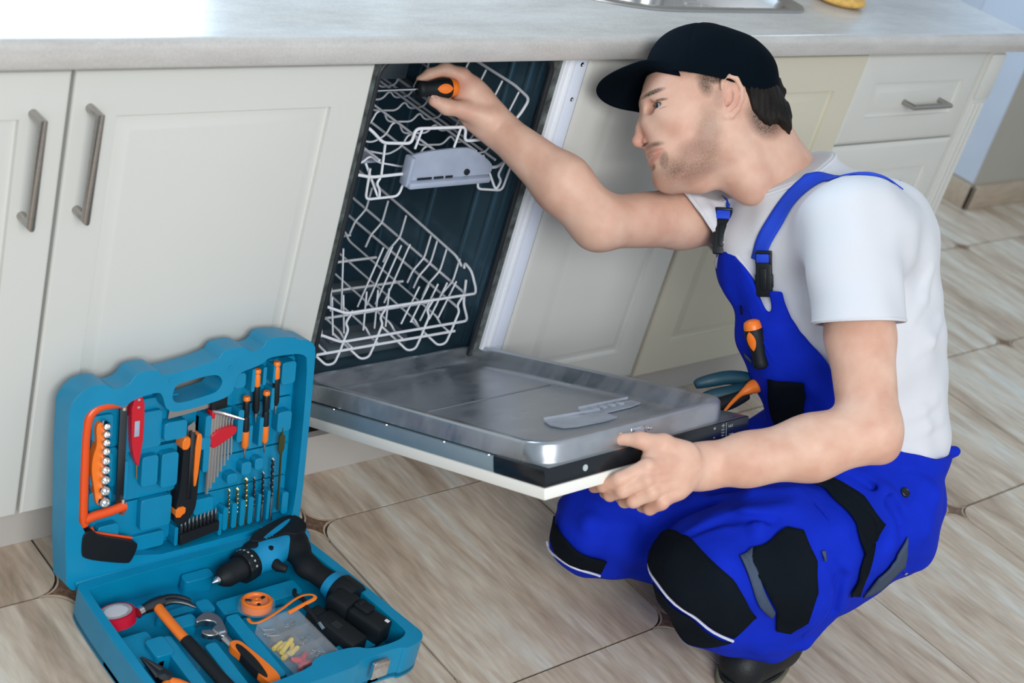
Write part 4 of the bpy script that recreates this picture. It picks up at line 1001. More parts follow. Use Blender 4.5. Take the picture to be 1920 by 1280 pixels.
# --- spade bit and twist drills
sb = thing('spade_bit', 'olive green flat wood bit at the right edge of the lid', 'drill bit', loc=(-.086, -.1, .1))
lbuild(MB().prism([[(-.0895, .188), (-.0875, .176), (-.0835, .172), (-.0835, .150), (-.0875, .140), (-.0905, .140), (-.0945, .150), (-.0945, .172), (-.0915, .176)]], -.012, -.009), 'blade', M['olive'], sb)
lbuild(MB().tube([(-.0885, .142, -.010), (-.0865, .075, -.010), (-.0855, .040, -.010)], .0021, 6), 'shank', M['olive'], sb); settle(sb)
def twist(x0, y0, x1, y1, r_, m, label, group):
    t = thing('drill_bit', label, 'drill bit', group, loc=(x0, -.1, y0))
    a = Vector((x0, y0, -.009)); b = Vector((x1, y1, -.009)); L = (b - a).length; Mx = LM @ align(a, b)
    n = 34; v = []; f = []; s_ = 8
    for i in range(n):
        z = .002 + L * .62 * i / (n - 1); tw = i * .55
        for k in range(s_):
            ang = 2 * math.pi * k / s_; rr = r_ * (1.0 if k % 4 in (0, 1) else .62); v.append((rr * math.cos(ang + tw), rr * math.sin(ang + tw), z))
    for i in range(n - 1):
        for k in range(s_): f.append((i * s_ + k, i * s_ + (k + 1) % s_, (i + 1) * s_ + (k + 1) % s_, (i + 1) * s_ + k))
    v.append((0, 0, -.001)); c = len(v) - 1; f += [(c, (k + 1) % s_, k) for k in range(s_)]
    MB().add(v, f).xf(Mx).build('flute', m, t, 50)
    MB().lathe([(r_ * .9, L * .61), (r_ * .9, L), (0, L)], 10).xf(Mx).build('shank', m if m is M['gold'] else M['steel'], t, 40); settle(t)
tn = ['leftmost', 'second from left', 'third from left']
for k, q in enumerate([(-.181, .100, -.1775, .030), (-.166, .099, -.1625, .026), (-.151, .113, -.1465, .028)]):
    twist(*q, .0021 + .0004 * k, M['gold'], 'gold-coloured twist drill bit, %s of the three in the lid' % tn[k], 'gold twist bits in the lid')
for k, q in enumerate([(-.136, .111, -.1305, .026), (-.120, .117, -.1155, .025), (-.104, .138, -.0985, .026)]):
    twist(*q, .0022 + .0004 * k, M['dark_steel'], 'dark grey twist drill bit, %s of the three in the lid' % tn[k], 'dark twist bits in the lid')
# --- bit strip
bsn = thing('bit_holder', 'black rubber strip holding short screwdriver bits in the lid', 'holder', loc=(-.23, -.1, .05))
lbuild(MB().prism([[(-.265, .024), (-.197, .034), (-.197, .050), (-.265, .042)]], -.026, -.004), 'strip', M['blacksoft'], bsn, 35, .001); settle(bsn)
bn = ['leftmost', 'second from left', 'third from left', 'fourth from left', 'fifth from left', 'fifth from right', 'fourth from right', 'third from right', 'second from right', 'rightmost']
for k in range(10):
    x = -.2615 + k * .0066; y = .044 + k * .0009
    t = thing('screwdriver_bit', 'short steel screwdriver bit in the black strip, %s' % bn[k], 'screwdriver bit', 'screwdriver bits in the black strip', loc=(x, -.1, y))
    Mx = LM @ align((x, y - .002, -.010), (x + .0003, y + .02, -.010))
    MB().lathe([(.0031, 0), (.0031, .011), (.0022, .013)], 6).xf(Mx).build('shank', M['dark_steel'], t, 30)
    MB().lathe([(.0022, .013), (.0022, .016), (.0012, .021), (0, .022)], 8).xf(Mx).build('tip', M['steel'], t, 30); settle(t)

# ------------------------------------------------------------------ tools lying in the base
# insulating tape standing in its pocket
tp = thing('tape_roll', 'roll of red insulating tape in the left corner of the case', 'tape', loc=(-.405, -.205, .03))
Mx = Matrix.Translation((-.407, -.206, .036)) @ Matrix.Rotation(-.34, 4, 'X') @ Matrix.Rotation(-.12, 4, 'Y')
MB().lathe([(.0235, 0), (.0275, .0005), (.0275, .018), (.0235, .0185)], 32).xf(Mx).build('tape', M['tape'], tp, 40)
MB().lathe([(.0236, .0186), (.0175, .0186), (.0170, .004), (.0, .004)], 32).xf(Mx).build('core', M['tapeface'], tp, 40); settle(tp)
# claw hammer
hm = thing('claw_hammer', 'claw hammer with orange and black handle in the case base', 'hammer', loc=(-.345, -.25, .04))
hz = .050
MB().tube([(-.380, -.2115, hz), (-.372, -.209, hz)], [.0085, .0085], 14).build('face', M['chrome'], hm, 40)
MB().tube(smooth_poly([(-.374, -.2095, hz), (-.362, -.2065, hz), (-.348, -.204, hz), (-.335, -.203, hz)], 1, False), [.0075, .0075, .0090, .0100, .0100, .0098], 14).build('head', M['dark_steel'], hm, 50)
for s_ in (-1, 1):
    MB().tube(smooth_poly([(-.337, -.203 + .003 * s_, hz), (-.322, -.204 + .004 * s_, hz + .002), (-.305, -.212 + .006 * s_, hz + .001), (-.293, -.222 + .008 * s_, hz - .003)], 1, False), [.0075, .007, .006, .005, .004, .0025], 10, flat=.7).build('claw', M['dark_steel'], hm, 50)
MB().tube(smooth_poly([(-.347, -.206, hz), (-.347, -.230, hz), (-.344, -.262, hz - .002), (-.341, -.290, hz - .003)], 2, False), [.0062, .0064, .007, .0085, .0088, .0085, .009, .0092, .0094, .0094, .0094, .0094, .0094][:12] if False else .0082, 14, flat=.75).build('orange_handle', M['orange'], hm, 60)
MB().tube([(-.341, -.286, hz - .003), (-.338, -.32, hz - .003), (-.335, -.36, hz - .004), (-.331, -.405, hz - .004), (-.330, -.418, hz - .004)], [.0098, .0105, .0098, .0112, .0095], 14, flat=.8).build('black_grip', M['blacksoft'], hm, 60); settle(hm)
# adjustable wrench
wr2 = thing('adjustable_wrench', 'chrome adjustable wrench with orange and black handle in the case', 'wrench', loc=(-.29, -.28, .04))
Mx = Matrix.Translation((0, 0, .036))
MB().prism([smooth_poly([(-.311, -.262), (-.306, -.252), (-.290, -.246), (-.276, -.250), (-.270, -.266), (-.275, -.284), (-.279, -.300), (-.290, -.303), (-.294, -.290), (-.296, -.281), (-.284, -.276), (-.285, -.268), (-.298, -.260)], 1)], 0, .013, Mx).build('head', M['steel'], wr2, 35, .002)
MB().prism([smooth_poly([(-.313, -.284), (-.310, -.276), (-.297, -.280), (-.290, -.286), (-.290, -.294), (-.303, -.293)], 1)], .002, .011, Mx).build('jaw', M['steel'], wr2, 35, .001)
MB().lathe([(.0042, 0), (.0042, .010)], 12, Matrix.Translation((-.286, -.293, .0465)) @ Matrix.Rotation(math.pi / 2, 4, 'Y') @ Matrix.Translation((0, 0, -.005))).build('knurl', M['chrome'], wr2, 40)
MB().tube([(-.284, -.296, .0425), (-.282, -.322, .0425)], [.0068, .0058], 12, flat=.6).build('neck', M['steel'], wr2, 40)
MB().prism([smooth_poly([(-.292, -.318), (-.272, -.316), (-.266, -.340), (-.258, -.375), (-.254, -.405), (-.262, -.420), (-.276, -.418), (-.281, -.395), (-.284, -.350)], 2)], .001, .014, Mx).build('orange_handle', M['orange'], wr2, 35, .003)
MB().prism([smooth_poly([(-.284, -.326), (-.277, -.328), (-.272, -.350), (-.270, -.372), (-.272, -.400), (-.276, -.404), (-.283, -.385), (-.286, -.350)], 2)], .0, .0165, Mx).build('black_inlay', M['blacksoft'], wr2, 35, .002); settle(wr2)
# long nose pliers
pl = thing('long_nose_pliers', 'dark long nose pliers with orange grips at the case front', 'pliers', loc=(-.4, -.34, .04))
for s_ in (-1, 1):
    MB().tube([(-.4145 + .001 * s_, -.292, .045), (-.409 + .004 * s_, -.315, .045), (-.404 + .007 * s_, -.338, .044)], [.0016, .0048, .0075], 10, flat=.8).build('jaw', M['dark_steel'], pl, 50)
    MB().tube(smooth_poly([(-.404 - .005 * s_, -.340, .043), (-.400 + .014 * s_, -.362, .042), (-.392 + .022 * s_, -.395, .040), (-.386 + .018 * s_, -.418, .038)], 1, False), [.006, .0075, .0085, .0085, .008, .007], 12).build('grip', M['orange'], pl, 60)
MB().lathe([(.011, .036), (.011, .050), (.004, .051), (0, .052)], 20, Matrix.Translation((-.404, -.340, 0))).build('pivot', M['dark_steel'], pl, 40); settle(pl)
# strap / tape measure wheel
sm = thing('cable_puller', 'orange plastic reel in clear case with a looped orange strap', 'reel', loc=(-.205, -.27, .04))
Mx = Matrix.Translation((-.206, -.262, .042)) @ Matrix.Rotation(-.22, 4, 'X')
MB().lathe([(.0285, 0), (.029, .004), (.027, .012), (.024, .0125)], 28).xf(Mx).build('case', M['boxclear'], sm, 40)
MB().lathe([(.0235, .0), (.0240, .014), (.0215, .0158), (.0185, .0150), (.0175, .0120), (.0085, .0120), (.0070, .0150), (.003, .0150), (.0022, .013), (0, .013)], 28).xf(Mx).build('wheel', M['orange'], sm, 40)
for a in (0.3, 2.5, 4.4):
    MB().rbox(-.0045, -.0025, .0, .0045, .0025, .0024, .001).xf(Mx @ Matrix.Rotation(a, 4, 'Z') @ Matrix.Translation((.013, 0, .0116))).build('spoke_hole', M['black'], sm, None)
MB().tube(smooth_poly([(-.236, -.285, .050), (-.238, -.298, .052), (-.225, -.304, .056), (-.190, -.298, .062), (-.150, -.285, .066), (-.128, -.288, .066), (-.124, -.299, .066), (-.150, -.302, .064), (-.180, -.306, .060)], 2, False), .0030, 8, flat=.45).build('strap', M['orange'], sm, 60); settle(sm)
# parts box with compartments
pb = thing('parts_box', 'clear plastic compartment box of small fixings in the case', 'box', loc=(-.19, -.35, .04))
Bx = Matrix.Translation((-.192, -.352, .035)) @ Matrix.Rotation(math.radians(5), 4, 'Z')
hw, hd, hh = .036, .052, .020
b_ = MB().box(-hw, -hd, 0, hw, hd, .0012).box(-hw, -hd, 0, -hw + .0012, hd, hh).box(hw - .0012, -hd, 0, hw, hd, hh).box(-hw, -hd, 0, hw, -hd + .0012, hh).box(-hw, hd - .0012, 0, hw, hd, hh)
b_.xf(Bx).build('body', M['boxclear'], pb, None)
MB().box(-.0006, -hd, 0, .0006, hd, hh - .001).box(-hw, -.0186, 0, hw, -.0174, hh - .001).box(-hw, .0174, 0, hw, .0186, hh - .001).xf(Bx).build('divider', M['boxclear'], pb, None)
MB().rbox(-hw - .001, -hd - .001, hh, hw + .001, hd + .001, hh + .0016, .0007).rbox(-.008, -hd - .003, hh - .006, .008, -hd, hh + .001, .001).xf(Bx).build('lid', M['boxclear'], pb, None); settle(pb)
rr_ = random.Random(4)
for k in range(7):
    x, y = -.024 + (k % 2) * .012 + rr_.uniform(-.002, .002), -.012 + (k // 2) * .0075
    Mx = Bx @ Matrix.Translation((x, y, .005 + .003 * (k % 3))) @ Matrix.Rotation(rr_.uniform(-.4, .4) + .6, 4, 'Z') @ Matrix.Rotation(math.pi / 2, 4, 'Y')
    o = MB().lathe([(.0038, -.010), (.0044, -.005), (.0036, 0), (.0042, .005), (.0034, .010)], 8).xf(Mx).build('wall_plug', M['yellow'], None, 40)
    tag(o, 'yellow wall plug in the left middle compartment of the parts box', 'wall plug', 'yellow wall plugs in the parts box')
for k in range(6):
    Mx = Bx @ Matrix.Translation((-.022 + (k % 3) * .007, -.042 + (k // 3) * .012, .006 + .002 * (k % 2))) @ Matrix.Rotation(rr_.uniform(0, 3), 4, 'Z') @ Matrix.Rotation(math.pi / 2, 4, 'Y')
    o = MB().lathe([(.0038, -.008), (.0044, 0), (.0034, .008)], 8).xf(Mx).build('wall_plug', M['red'], None, 40)
    tag(o, 'red wall plug in the front corner compartment of the parts box', 'wall plug', 'red wall plugs in the parts box')
for k in range(16):
    cx_, cy_ = [(.018, .0), (.018, -.034), (.018, .034), (-.018, .034)][k % 4]
    Mx = Bx @ Matrix.Translation((cx_ + rr_.uniform(-.006, .006), cy_ + rr_.uniform(-.008, .008), .004 + .002 * (k // 4))) @ Matrix.Rotation(rr_.uniform(-.8, .8), 4, 'Z') @ Matrix.Rotation(math.pi / 2, 4, 'Y')
    o = MB().lathe([(.0026, -.010), (.0026, -.009), (.0012, -.008), (.0012, .008), (0, .011)], 8).xf(Mx).build('screw', M['chrome'], None, 40)
    tag(o, 'silvery screw among those in the %s compartment of the parts box' % ['right middle', 'right front', 'right rear', 'left rear'][k % 4], 'screw', 'silvery screws in the %s compartment of the parts box' % ['right middle', 'right front', 'right rear', 'left rear'][k % 4])
# cordless drill lying on its side
dr = thing('cordless_drill', 'blue and black cordless drill lying in the case base', 'drill', loc=(-.12, -.2, .05))
# local: x from chuck to rear, y up (towards hinge) / handle goes -y, z up out of the case
a0 = Vector((-.247, -.196, .052)); b0 = Vector((-.060, -.150, .052)); DX = (b0 - a0).normalized(); DZ = Vector((0, 0, 1)); DY = DZ.cross(DX)
DMx = Matrix(((DX.x, DY.x, 0, a0.x), (DX.y, DY.y, 0, a0.y), (DX.z, DY.z, 1, a0.z), (0, 0, 0, 1)))
YX = Matrix.Rotation(math.pi / 2, 4, 'Y')
MB().lathe([(0.0005, 0), (.0035, .006), (.0065, .010), (.0065, .014)], 16, YX).xf(DMx).build('bit_tip', M['chrome'], dr, 40)
ch = MB().lathe([(.0095, .013), (.0145, .020), (.0185, .030), (.0185, .050), (.0195, .052), (.0195, .060)], 28, YX)
ch.xf(DMx).build('chuck', M['blacksoft'], dr, 35)
tr = MB(); prof = []
nn = 40
v = []; f = []
for i, xx in enumerate((.060, .062, .080, .083)):
    for k in range(nn):
        rr = .0245 if i in (0, 3) else (.0262 if k % 4 < 2 else .0250)
        t = 2 * math.pi * k / nn; v.append((xx, rr * math.sin(t), rr * math.cos(t)))
for i in range(3):
    for k in range(nn): f.append((i * nn + k, i * nn + (k + 1) % nn, (i + 1) * nn + (k + 1) % nn, (i + 1) * nn + k))
f += [tuple(range(nn))[::-1], tuple(3 * nn + k for k in range(nn))]
tr.add(v, f).xf(DMx).build('torque_ring', M['black'], dr, 35)
for k in range(7):
    t = -1.0 + k * .34
    MB().box(-.0015, -.0016, 0, .0015, .0016, .0006).xf(DMx @ Matrix.Rotation(-t, 4, 'X') @ Matrix.Translation((.071, 0, .0260))).build('printed_number', M['mark'], dr, None)
body = Sdf()
T3 = lambda x, y, z=0: tuple(DMx @ Vector((x, y, z)))
fl = (DMx.to_3x3() @ Vector((0, 0, 1)), .82)
body.cone(T3(.086, .001), T3(.120, .004), .0255, .029, .01, flat=fl).cone(T3(.120, .004), T3(.188, .004), .029, .025, .01, flat=fl)
sdf_obj('motor_housing', body, .0026, M['tealblue'], dr, 1)
gs = Sdf(); gs.cone(T3(.170, -.006), T3(.150, -.060), .0215, .0185, .012, flat=fl).cone(T3(.150, -.060), T3(.152, -.118), .0185, .0195, .01, flat=fl).cone(T3(.100, .010, .004), T3(.185, .012, .003), .0225, .0235, .01, flat=(fl[0], .86)).cone(T3(.185, .008), T3(.168, -.02), .0230, .0215, .01, flat=(fl[0], .86))
sdf_obj('rubber_grip', gs, .0026, M['blacksoft'], dr, 1)
MB().prism([smooth_poly([(.090, .018), (.112, .031), (.196, .034), (.206, .012), (.196, -.012), (.166, -.014), (.158, .002), (.122, .002)], 2), smooth_poly([(.112, .013), (.186, .025), (.188, .019), (.152, .0095), (.122, .0075)], 2)[::-1]], .012, .0268).xf(DMx).build('grip_surround', M['blacksoft'], dr, 35, .0015)
# blue swoosh on the top half of the housing
MB().prism([smooth_poly([(.108, .016), (.190, .027), (.196, .020), (.150, .010), (.122, .006)], 2)], .020, .0262).xf(DMx).build('blue_cover', M['tealblue'], dr, 35, .001)
for x in (.118, .124, .130): MB().rbox(x, .006, .0, x + .003, .013, .0270, .0006).xf(DMx).build('vent_slot', M['blue'], dr, None)
MB().lathe([(.004, .0), (.004, .0245), (0, .025)], 14, Matrix.Translation((.112, -.010, 0))).xf(DMx).build('screw_hole', M['black'], dr, 40)
MB().tube([(.112, -.022, .002), (.110, -.034, .002), (.116, -.046, .002)], [.009, .0085, .006], 12).xf(DMx).build('trigger', M['blacksoft'], dr, 50)
MB().tube([(.152, -.108, 0), (.152, -.124, 0)], [.0235, .0270], 24, flat=.82).xf(DMx).build('blue_collar', M['tealblue'], dr, 40)
bt_ = MB(); v = []; f = []
for i, yy in enumerate((-.124, -.126, -.158, -.160)):
    for k in range(nn):
        rr = (.0265 if i in (0, 3) else (.0285 if k % 4 < 2 else .0272)); t = 2 * math.pi * k / nn; v.append((.152 + rr * math.sin(t), yy, rr * math.cos(t) * .9))
for i in range(3):
    for k in range(nn): f.append((i * nn + k, i * nn + (k + 1) % nn, (i + 1) * nn + (k + 1) % nn, (i + 1) * nn + k)[::-1])
f += [tuple(range(nn)), tuple(3 * nn + k for k in range(nn))[::-1]]
bt_.add(v, f).xf(DMx).build('battery_base', M['black'], dr, 35); settle(dr)
# battery hanging out of the drill, and the spare battery beside it
b1 = thing('battery_pack', 'black battery pack with white dot at the end of the drill grip', 'battery', loc=(-.07, -.38, .05))
Ax = Matrix.Translation((-.0895, -.318, .052)) @ Matrix.Rotation(math.radians(19), 4, 'Z')
MB().rbox(-.020, -.022, -.022, .022, .020, .022, .008).xf(Ax).build('collar', M['black'], b1, 40)
MB().rbox(-.017, -.085, -.020, .019, -.020, .018, .006).xf(Ax).build('body', M['black'], b1, 40)
MB().rbox(-.004, -.050, .017, .018, -.022, .023, .003).rbox(.000, -.034, .020, .016, -.026, .026, .002).xf(Ax).build('release_button', M['blacksoft'], b1, 40)
MB().rbox(.006, -.082, .0178, .012, -.075, .0188, .0004).xf(Ax).build('contact', M['tapeface'], b1, None); settle(b1)
b2 = thing('battery_pack', 'black spare battery pack lying between parts box and drill battery', 'battery', loc=(-.13, -.36, .04))
Ax = Matrix.Translation((-.133, -.322, .046)) @ Matrix.Rotation(math.radians(14), 4, 'Z')
MB().rbox(-.019, -.085, -.016, .019, -.004, .016, .006).xf(Ax).build('body', M['black'], b2, 40)
MB().rbox(-.014, -.006, -.012, .014, .016, .012, .004).xf(Ax).build('plug', M['blacksoft'], b2, 40)
MB().rbox(-.008, -.045, .0155, .004, -.030, .0165, .0004).xf(Ax).build('label', M['dark_steel'], b2, None); settle(b2)
# magnetic bit extension on a black cord
ex = thing('bit_extension', 'thin black bit extension with chrome tip beside the parts box', 'bit holder', loc=(-.15, -.3, .05))
MB().tube(smooth_poly([(-.140, -.262, .056), (-.150, -.275, .060), (-.140, -.290, .060), (-.148, -.305, .060)], 2, False), .0035, 8).build('cord', M['black'], ex, 60)
MB().tube([(-.148, -.303, .060), (-.149, -.325, .062), (-.150, -.345, .062)], [.004, .0035, .003], 10).build('sleeve', M['black'], ex, 60)
MB().tube([(-.150, -.345, .062), (-.151, -.360, .062)], .0028, 6).build('tip', M['chrome'], ex, 40); settle(ex)

# ------------------------------------------------------------------ the repairman
man = empty('person', 'crouching man in a black cap, white T-shirt and royal blue bib overalls', 'person', (0.62, -0.6, 0))
V3 = lambda t: np.array(t, float)
# joints (metres, room frame): L is the arm and leg nearest the room, R the side nearest the cabinets
SL, EL, WL = V3((0.592,-0.49,0.742)), V3((0.481,-0.719,0.533)), V3((0.282,-0.598,0.429))
SR, ER, WR = V3((0.733,-0.226,0.612)), V3((0.388,-0.173,0.601)), V3((0.297,0.027,0.684))
NB = V3((0.663,-0.302,0.716))
HL, HR, KL, KR = V3((0.692,-0.684,0.296)), V3((0.758,-0.545,0.223)), V3((0.35,-0.622,0.216)), V3((0.312,-0.413,0.171))
AL, AR = V3((0.521,-0.671,0.074)), V3((0.67,-0.494,0.101))
PEL, WST, CHS, UCH = V3((0.739,-0.616,0.257)), V3((0.745,-0.579,0.354)), V3((0.722,-0.496,0.513)), V3((0.699,-0.403,0.639))
LAT = (SR - SL); LAT /= np.linalg.norm(LAT)
VF = V3((.6558, .5914, -.4691)); VR = V3((.7422, -.6186, .2578)); VU = V3((.1377, .5173, .8447))

def frame_axes(up, lat):
    up = up / np.linalg.norm(up); l = lat - up * (lat @ up); l /= np.linalg.norm(l); return np.array([l, np.cross(up, l), up])
TA = frame_axes(UCH - WST, LAT)

def add_torso(s, g=0.0, waist=1.0):
    s.ell(UCH, (.150 + g, .100 + g, .115 + g), TA, .05)
    s.ell(CHS, (.150 + g, .108 + g, .150 + g), TA, .06)
    s.ell(WST, (.145 + g, .112 + g, .120 + g), TA, .06)
    s.cone(SL, (SL + UCH) / 2, .058 + g, .075 + g, .04)
    s.cone(SR, (SR + UCH) / 2, .058 + g, .075 + g, .04)
    s.cone(NB + (0.01, 0, -.02), UCH, .070 + g, .10 + g, .04)
    return s

# --- head frame: x backwards, y up, z towards the near ear
RO = math.radians(8)
hx = VR; hz_ = -VF * math.cos(RO) + VU * math.sin(RO); hy = VU * math.cos(RO) + VF * math.sin(RO)
HO = V3((0.554,-0.191,0.79))
HA = np.array([hx, hy, hz_])
def hp(q): return HO + q[0] * hx + q[1] * hy + q[2] * hz_
def he(s, c, r, k=.012, op='u', rot=0.0):
    A = HA
    if rot:
        c_, s_ = math.cos(rot), math.sin(rot); A = np.array([hx * c_ + hy * s_, -hx * s_ + hy * c_, hz_])
    return s.ell(hp(c), r, A, k, op)
def hc(s, a, b, ra, rb, k=.01, op='u', flat=None): return s.cone(hp(a), hp(b), ra, rb, k, op, flat)
def add_head(s):
    he(s, (0.0018,0.0461,0), (.101, .098, .076), .02)                      # cranium
    he(s, (-0.0597,0.0222,0), (.050, .060, .060), .03)                      # forehead and temples
    he(s, (-0.0509,-0.0266,0), (.056, .070, .054), .03)                      # mid face
    he(s, (-0.0413,-0.0727,0), (.050, .040, .046), .03)                      # jaw mass
    for z in (1, -1):
        hc(s, (0.0088,-0.0647,0.05)[:2] + (.050 * z,), (-0.0597,-0.1031,0.014)[:2] + (.014 * z,), .017, .018, .025)   # jaw line
        hc(s, (0.0088,-0.065,0.052)[:2] + (.050 * z,), (0.0132,-0.004,0.06)[:2] + (.060 * z,), .018, .018, .03)
        he(s, (-0.0571,-0.0221,0.044)[:2] + (.040 * z,), (.026, .018, .020), .02)                             # cheekbone
        hc(s, (-0.1036,0.0276,0.012)[:2] + (.012 * z,), (-0.0773,0.0293,0.044)[:2] + (.044 * z,), .0085, .0095, .012)  # brow ridge
        hc(s, (-0.101,-0.0158,0.018)[:2] + (.016 * z,), (-0.0746,-0.0619,0.03)[:2] + (.028 * z,), .010, .014, .02)      # muzzle
    he(s, (-0.0746,-0.1046,0), (.019, .017, .024), .016)                     # chin
    he(s, (-0.079,-0.0922,0), (.011, .012, .020), .012)
    he(s, (-0.0817,-0.0709,0), (.017, .024, .027), .012)
    for z in (1, -1):                                                     # eye sockets
        he(s, (-0.0948,0.0066,0.029)[:2] + (.030 * z,), (.014, .0115, .012), .010, 's')
        he(s, (-0.0799,0.0069,0.033)[:2] + (.0325 * z,), (.0136, .0136, .0136), .003)
        he(s, (-0.0852,0.0068,0.04)[:2] + (.0400 * z,), (.0140, .0064, .0140), .0004, 's', .02)
        hc(s, (-0.0913,0.0165,0.028)[:2] + (.0300 * z,), (-0.0729,0.0127,0.036)[:2] + (.0425 * z,), .0024, .0022, .003)
        hc(s, (-0.0887,-0.0013,0.028)[:2] + (.0300 * z,), (-0.0738,0.0003,0.036)[:2] + (.0370 * z,), .0020, .0020, .004)
    # nose
    hc(s, (-0.1019,0.0124,0), (-0.1115,-0.0177,0), .0085, .0080, .010)
    hc(s, (-0.1115,-0.0177,0), (-0.1168,-0.039,0), .0085, .0098, .008)
    he(s, (-0.1177,-0.0408,0), (.0098, .0090, .0100), .006)
    for z in (1, -1):
        he(s, (-0.1028,-0.0434,0.012)[:2] + (.0130 * z,), (.0095, .0076, .0070), .0030)
        hc(s, (-0.0931,-0.0359,0.016)[:2] + (.0165 * z,), (-0.0931,-0.0522,0.018)[:2] + (.0185 * z,), .0018, .0018, .004, 's')
        he(s, (-0.1107,-0.0498,0.007)[:2] + (.0085 * z,), (.0058, .0036, .0036), .002, 's')
    hc(s, (-0.1019,-0.0461,0), (-0.0948,-0.0568,0), .008, .009, .010)
    # lips
    hc(s, (-0.0957,-0.063,0), (-0.0826,-0.0683,0.019), .0072, .0040, .004); hc(s, (-0.0957,-0.063,0), (-0.0826,-0.0683,0.019)[:2] + (-.019,), .0072, .0040, .004)
    hc(s, (-0.0913,-0.0736,0), (-0.0817,-0.0717,0.018), .0080, .0040, .004); hc(s, (-0.0913,-0.0736,0), (-0.0817,-0.0717,0.018)[:2] + (-.018,), .0080, .0040, .004)
    hc(s, (-0.1028,-0.0682,0.006), (-0.0782,-0.0681,0.024), .0020, .0016, .002, 's'); hc(s, (-0.1028,-0.0682,0.006)[:2] + (-.006,), (-0.0782,-0.0681,0.024)[:2] + (-.024,), .0020, .0016, .002, 's')
    he(s, (-0.0948,-0.0869,0), (.006, .0045, .018), .006, 's')
    # neck
    s.cone(hp((0.0193,-0.0372,0)), NB + (0, 0, -.015), .057, .058, .03)
    s.cone(hp((0.0615,0.0089,0)), NB + (.02, .03, .0), .050, .062, .03)
    hc(s, (0.0281,-0.0285,0.045), (0.0659,-0.1286,0), .014, .014, .03)       # neck muscle
    hc(s, (0.007,-0.0603,0), (0.058,-0.0993,0), .040, .034, .03)
    he(s, (-0.0176,-0.1109,0), (.018, .014, .014), .03)
    # ears
    for z in (1, -1):
        rt = -.18
        he(s, (0.0246,0.0103,0.078)[:2] + (.0735 * z,), (.0190, .0340, .0085), .004, 'u', rt)
        he(s, (0.022,0.0059,0.084)[:2] + (.0850 * z,), (.0105, .0190, .0085), .003, 's', rt)
        pts = [(1341, 182), (1343, 166), (1354, 159), (1368, 163), (1376, 180), (1377, 200), (1371, 217), (1360, 230), (1349, 234)]
        ear = [((0.0097,0.0223,0.081), .0026), ((0.0105,0.0355,0.082), .0034), ((0.0211,0.0433,0.083), .0040), ((0.0334,0.0389,0.083), .0040), ((0.0413,0.0229,0.083), .0038), ((0.0413,0.0053,0.082), .0036), ((0.0351,-0.0096,0.081), .0036), ((0.0246,-0.02,0.079), .0052), ((0.0158,-0.0232,0.077), .0048)]
        P_ = [hp((q[0], q[1], q[2] * z)) for q, _ in ear]
        s.chain(P_, [r for _, r in ear], .0025)
        an = [((0.0281,0.026,0.08), .0022), ((0.0316,0.0134,0.081), .0028), ((0.0281,-0.0007,0.081), .0026), ((0.0193,-0.0095,0.08), .0032)]
        s.chain([hp((q[0], q[1], q[2] * z)) for q, _ in an], [r for _, r in an], .003)
        he(s, (0.0193,0.0322,0.074)[:2] + (.070 * z,), (.012, .010, .008), .006)
        he(s, (0.0123,-0.0006,0.08)[:2] + (.079 * z,), (.0040, .0060, .0045), .003)
        he(s, (0.0176,0.0003,0.08)[:2] + (.0790 * z,), (.0036, .0058, .0065), .002, 's')
    return s

def finger(s, pts, rr, k=.004): s.chain(pts, rr, k)
body = Sdf()
add_head(body)
add_torso(body, -.012)
body.cone(SL, SL * .45 + EL * .55, .052, .050, .03).cone(SL * .45 + EL * .55, EL, .050, .044, .02)
PX = lambda *a: V3(a)
fm = (0.404,-0.683,0.493)
body.cone(EL, V3(fm), .046, .047, .02).cone(V3(fm), V3((0.332,-0.633,0.454)), .047, .037, .02).cone(V3((0.332,-0.633,0.454)), WL, .037, .031, .02, flat=(VF, .85))
body.ell(V3((0.5,-0.74,0.512)), (.022, .022, .022), None, .02)
# near hand gripping the door edge
flt = (VF, .60)
body.cone(WL, V3((0.222,-0.594,0.435)), .031, .038, .018, flat=(VF, .72))
body.cone(V3((0.23,-0.595,0.445)), V3((0.19,-0.582,0.448)), .026, .024, .012, flat=(VF, .72))
body.cone(V3((0.213,-0.599,0.416)), V3((0.193,-0.602,0.405)), .030, .022, .012, flat=(VF, .72))
finger(body, [V3((0.236,-0.592,0.457)), V3((0.203,-0.573,0.472)), V3((0.179,-0.549,0.466)), V3((0.162,-0.525,0.455))], [.019, .0125, .0112, .0088], .008)      # thumb
finger(body, [V3((0.205,-0.592,0.452)), V3((0.162,-0.586,0.447)), V3((0.129,-0.573,0.425)), V3((0.122,-0.556,0.403)), V3((0.131,-0.535,0.382))], [.014, .0118, .0105, .0090, .0076], .004)
finger(body, [V3((0.202,-0.601,0.437)), V3((0.158,-0.596,0.433)), V3((0.135,-0.582,0.41)), V3((0.137,-0.562,0.387)), V3((0.154,-0.54,0.37))], [.014, .0122, .0105, .0092, .0080], .004)
finger(body, [V3((0.205,-0.605,0.423)), V3((0.166,-0.607,0.416)), V3((0.153,-0.593,0.395)), V3((0.161,-0.573,0.377)), V3((0.178,-0.551,0.364))], [.014, .0118, .0102, .0090, .0078], .004)
finger(body, [V3((0.214,-0.612,0.413)), V3((0.186,-0.616,0.4)), V3((0.184,-0.603,0.38)), V3((0.193,-0.583,0.367)), V3((0.208,-0.563,0.359))], [.013, .0108, .0094, .0082, .0072], .004)
